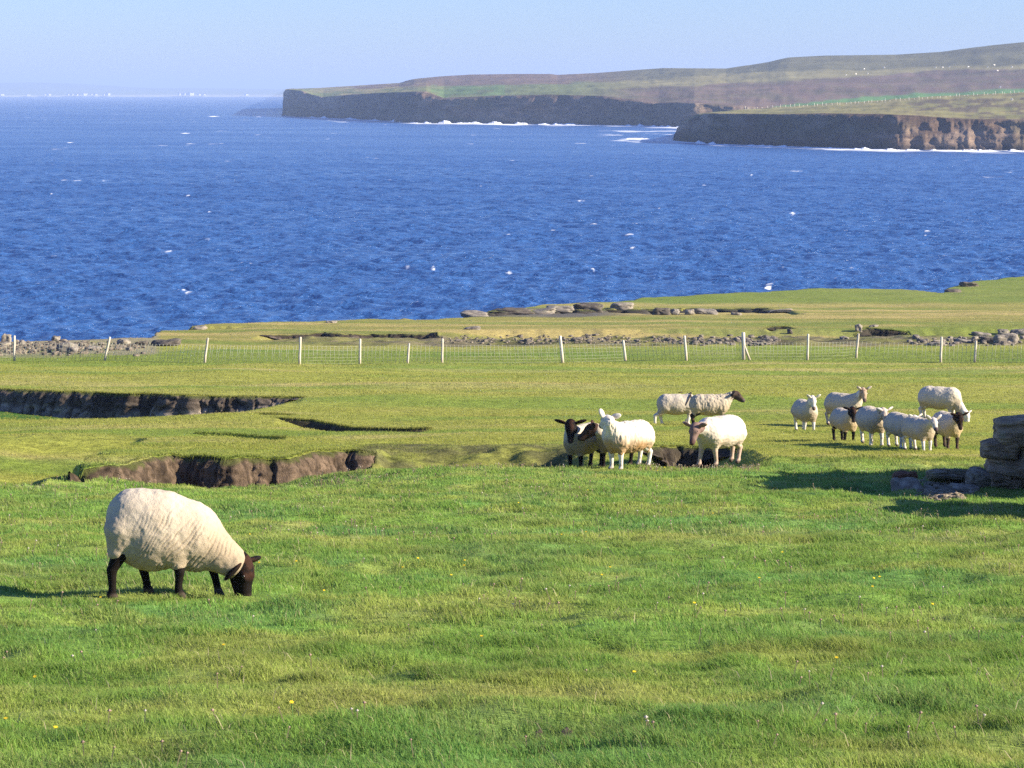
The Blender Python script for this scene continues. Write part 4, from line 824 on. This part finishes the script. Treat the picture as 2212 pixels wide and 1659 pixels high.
for n, d0, d1, wd_, hb in ((210000, 10.2, 17, .004, .042), (230000, 17, 28, .0055, .042), (210000, 28, 40, .008, .044), (150000, 40, 52, .011, .045)):
    X, Y = scatter(n, d0, d1, near_dens); tuft = ss(.1, .8, fbm2(X / .33, Y / .33, 2, 95)) * 1.5; big = ss(.1, .7, fbm2(X / 1.6, Y / 1.2, 2, 97))
    H = (hb * (.55 + .5 * rg.random(n)) + .028 * tuft + .02 * big); add(blades(X, Y, H, wd_ * (.7 + .6 * rg.random(n)), .35 + .7 * rg.random(n), gcol(X, Y)))
for n, d0, d1, wd_, hb in ((130000, 51, 62, .014, .035), (140000, 62, 80, .017, .035), (120000, 80, 105, .022, .038), (60000, 105, 135, .026, .05), (40000, 135, 200, .03, .05)):
    X, Y = scatter(n, d0, d1); z, cut, co = ground_z(X, Y, True); uu = 1106 + FL * X / Y; k = (cut < .3) | (Y > 60) | ((uu > 800) & (uu < 1390)); X, Y = X[k], Y[k]
    H = hb * (.4 + .9 * rg.random(len(X))) * (1 + .6 * ss(0, .7, fbm2(X / 2.5, Y / 1.5, 2, 99))); add(blades(X, Y, H, wd_ * (.6 + .8 * rg.random(len(X))), .6 + .8 * rg.random(len(X)), gcol(X, Y, .3), 1))
# fringes hanging over the cuts
for key in BANKS:
    if key in ('geo', 'ditch', 'beyond', 'shore', 'slump'): continue
    bk = BANKS[key]; x0, x1 = max(bk['pts'][0][0], -17), bk['pts'][-1][0]; n = int((x1 - x0) * 420); X = rg.random(n) * (x1 - x0) + x0; E, h = edge_of(bk, X); Y = E + .02 + rg.random(n) * .16 - .04
    zz = ground_z(X, np.maximum(Y, E + .03)); H = .04 + .06 * rg.random(n); bl = blades(X, Y, H, np.full(n, .014), .5 + .9 * rg.random(n), gcol(X, Y, .2) * .9, 2, zz=zz)
    V = bl[0].reshape(-1, 5, 3); dn = rg.random(n) < .5; V[dn, 2:4, 1] -= .05; V[dn, 4, 1] -= .08; V[dn, 4, 2] -= (H[dn] * 1.7); add((V.reshape(-1, 3),) + bl[1:])
# pale bent stalks
X, Y = scatter(2200, 10.5, 46, lambda X, Y: .15 + .85 * ss(.1, .6, fbm2(X / 2.2, Y / 1.5, 3, 111)))
n = len(X); add(blades(X, Y, 0.05 + .07 * rg.random(n), 0.003 + .00012 * Y, .5 + rg.random(n), np.array((.46, .40, .24)) * (.7 + .6 * rg.random((n, 1)))))
V, Q, T = join(parts)
o = mesh_np('grass', V, Q, T, mat=M_grass, smooth=False, col=np.concatenate(cols)); tag(o, 'short sheep grazed turf grass with lush and straw coloured patches covering the pasture', 'grass', kind='stuff')
# dried thrift heads on thin stalks
def oct_(c, r): return np.array([(1, 0, 0), (-1, 0, 0), (0, 1, 0), (0, -1, 0), (0, 0, .8), (0, 0, -.8)]) * r + c, None, np.array([(0, 2, 4), (2, 1, 4), (1, 3, 4), (3, 0, 4), (2, 0, 5), (1, 2, 5), (3, 1, 5), (0, 3, 5)])
parts = []; cols = []
X, Y = scatter(700, 10.5, 47, lambda X, Y: .08 + .92 * ss(.15, .6, fbm2(X / 1.8, Y / 1.3, 3, 121)))
Ye = 46.5 + rg.random(420) * 2.6; Ue = np.concatenate([rg.uniform(640, 800, 90), rg.uniform(880, 1260, 90), rg.uniform(1380, 1640, 180), rg.uniform(150, 330, 60)]); Xe = (Ue - 1106) / FL * Ye
X = np.concatenate([X, Xe]); Y = np.concatenate([Y, Ye]); Zg = ground_z(X, Y)
for x, y, z in zip(X, Y, Zg):
    hh = rg.uniform(.05, .10); lx, ly = rg.normal(size=2) * .02; r = rg.uniform(.005, .010) * (1 + .006 * y); tc_ = rg.random()
    w_ = .0014 + .00007 * y
    parts.append((np.array([(x - w_, y, z), (x + w_, y, z), (x + lx + w_, y + ly, z + hh), (x + lx - w_, y + ly, z + hh)]), np.array([(0, 1, 2, 3)]), None)); cols.append(np.tile((.38, .30, .16), (4, 1)))
    V_, _, T_ = oct_(np.array((x + lx, y + ly, z + hh)), r); parts.append((V_, None, T_)); cols.append(np.tile(np.array((.52, .38, .30)) * (.7 + .5 * tc_) if tc_ < .8 else np.array((.65, .60, .52)), (6, 1)))
V, Q, T = join(parts); tag(mesh_np('dried_flower_stalks', V, Q, T, mat=M_grass, smooth=False, col=np.concatenate(cols)), 'dried brownish pink seed heads on thin stalks scattered through the near turf', 'dried flowers', kind='stuff')
# yellow flowers
M_pet = pm('yellow_petals', col=(.85, .60, .02), var=0, rough=.6); M_stem = pm('flower_stem', col=(.09, .17, .04), var=0)
pv = [(0, 0, .004)]; pt_ = []
for k in range(12):
    a = k / 12 * 6.2832; r = 1 if k % 2 == 0 else .55; pv.append((math.cos(a) * r, math.sin(a) * r, .12 if k % 2 == 0 else .05))
for k in range(12): pt_.append((0, 1 + k, 1 + (k + 1) % 12))
pv += [(x, y, z - .35) for x, y, z in pv]; pt_ += [(13, 13 + 1 + (k + 1) % 12, 13 + 1 + k) for k in range(12)]; pv = np.array(pv) * .011
fl0 = None; rf = random.Random(4)
spots = [(217, 1310), (483, 1417), (1004, 1225), (1888, 1273), (1885, 1292), (1807, 1450), (12, 1583), (120, 1606), (630, 1560), (560, 1236), (975, 1258), (903, 1227), (1003, 1242), (1500, 1328), (1213, 1170), (1266, 1162), (452, 1118), (640, 1230), (1120, 1100), (1436, 1018), (1270, 1068), (1300, 1262), (1318, 1240), (870, 1247), (1370, 1475), (1900, 1262), (1690, 1210), (1420, 1026), (1540, 1120), (540, 1170), (700, 1295), (310, 1262), (75, 1500), (1040, 1395), (2015, 1330), (1640, 1265)]
for (u, v) in spots:
    x, y, z = place(u, v + 4, 10, 60); hh = rf.uniform(.06, .10)
    if fl0 is None:
        V_, Q_, T_ = tube([(0, 0, 0), (.004, 0, .06), (0, 0, .12)], .0022, 4); r0 = mesh_np('yellow_flower', V_, Q_, T_, mat=M_stem); p0 = mesh_np('petals', pv, None, pt_, mat=M_pet, parent=r0, smooth=False); p0.location = (0, 0, .12); p0.rotation_euler = (math.radians(35), 0, 0); fl0 = (r0, p0)
    else:
        r0 = fl0[0].copy(); COL.objects.link(r0); p0 = fl0[1].copy(); COL.objects.link(p0); p0.parent = r0
    r0.location = (x, y, z); r0.rotation_euler = (0, 0, rf.uniform(-.6, .6)); r0.scale = (1, 1, hh / .12)
    tag(r0, 'tiny yellow hawkbit flower standing in the near grass', 'flower', 'yellow flowers dotted through the near grass')
# clods of bare earth
for i, (u0, v0, u1, v1, lb) in enumerate([(1212, 1584, 1238, 1593, 'dark crumbly clod of earth in the grass, bottom centre'), (1150, 1589, 1172, 1597, 'smaller dark clod just left of the bottom centre one'), (1870, 1018, 1990, 1040, 'reddish brown withered plant clump in the shade near the wall')]):
    x, y, z = place((u0 + u1) / 2, v1 - 1, 10, 60)
    if i == 2: u0, u1 = 1935, 1975
    o = stone_at('earth_clod' if i != 2 else 'withered_plant', u0, v0, u1, v1 + 3, place((u0 + u1) / 2, v1, 10, 60)[1], .22, 800 + i, boxy=.8, rough=.25, n=16, base=(.07, .05, .035) if i != 2 else (.16, .07, .045), alt=(.12, .09, .07) if i != 2 else (.26, .13, .08)); tag(o, lb, 'clod' if i != 2 else 'plant')
# ------------------------------------------------------------------ haze over the sea
hz = pm('sea_haze', col=(1, 1, 1), var=0); t = hz.node_tree; t.nodes.clear(); ho = t.nodes.new('ShaderNodeOutputMaterial'); pv_ = t.nodes.new('ShaderNodeVolumePrincipled')
pv_.inputs['Color'].default_value = (.47, .63, 1.0, 1); pv_.inputs['Density'].default_value = 1.2e-4; pv_.inputs['Anisotropy'].default_value = 0.0
t.links.new(pv_.outputs[0], ho.inputs['Volume'])
a, z0, z1 = 90000., -8., 125.; V = [(x, y, z) for z in (z0, z1) for x, y in ((-a, -3000), (a, -3000), (a, a), (-a, a))]
o = mesh_np('haze', V, [(3, 2, 1, 0), (4, 5, 6, 7), (0, 1, 5, 4), (1, 2, 6, 5), (2, 3, 7, 6), (3, 0, 4, 7)], mat=hz, smooth=False); tag(o, 'pale blue sea haze over the whole coast', 'haze', kind='stuff')
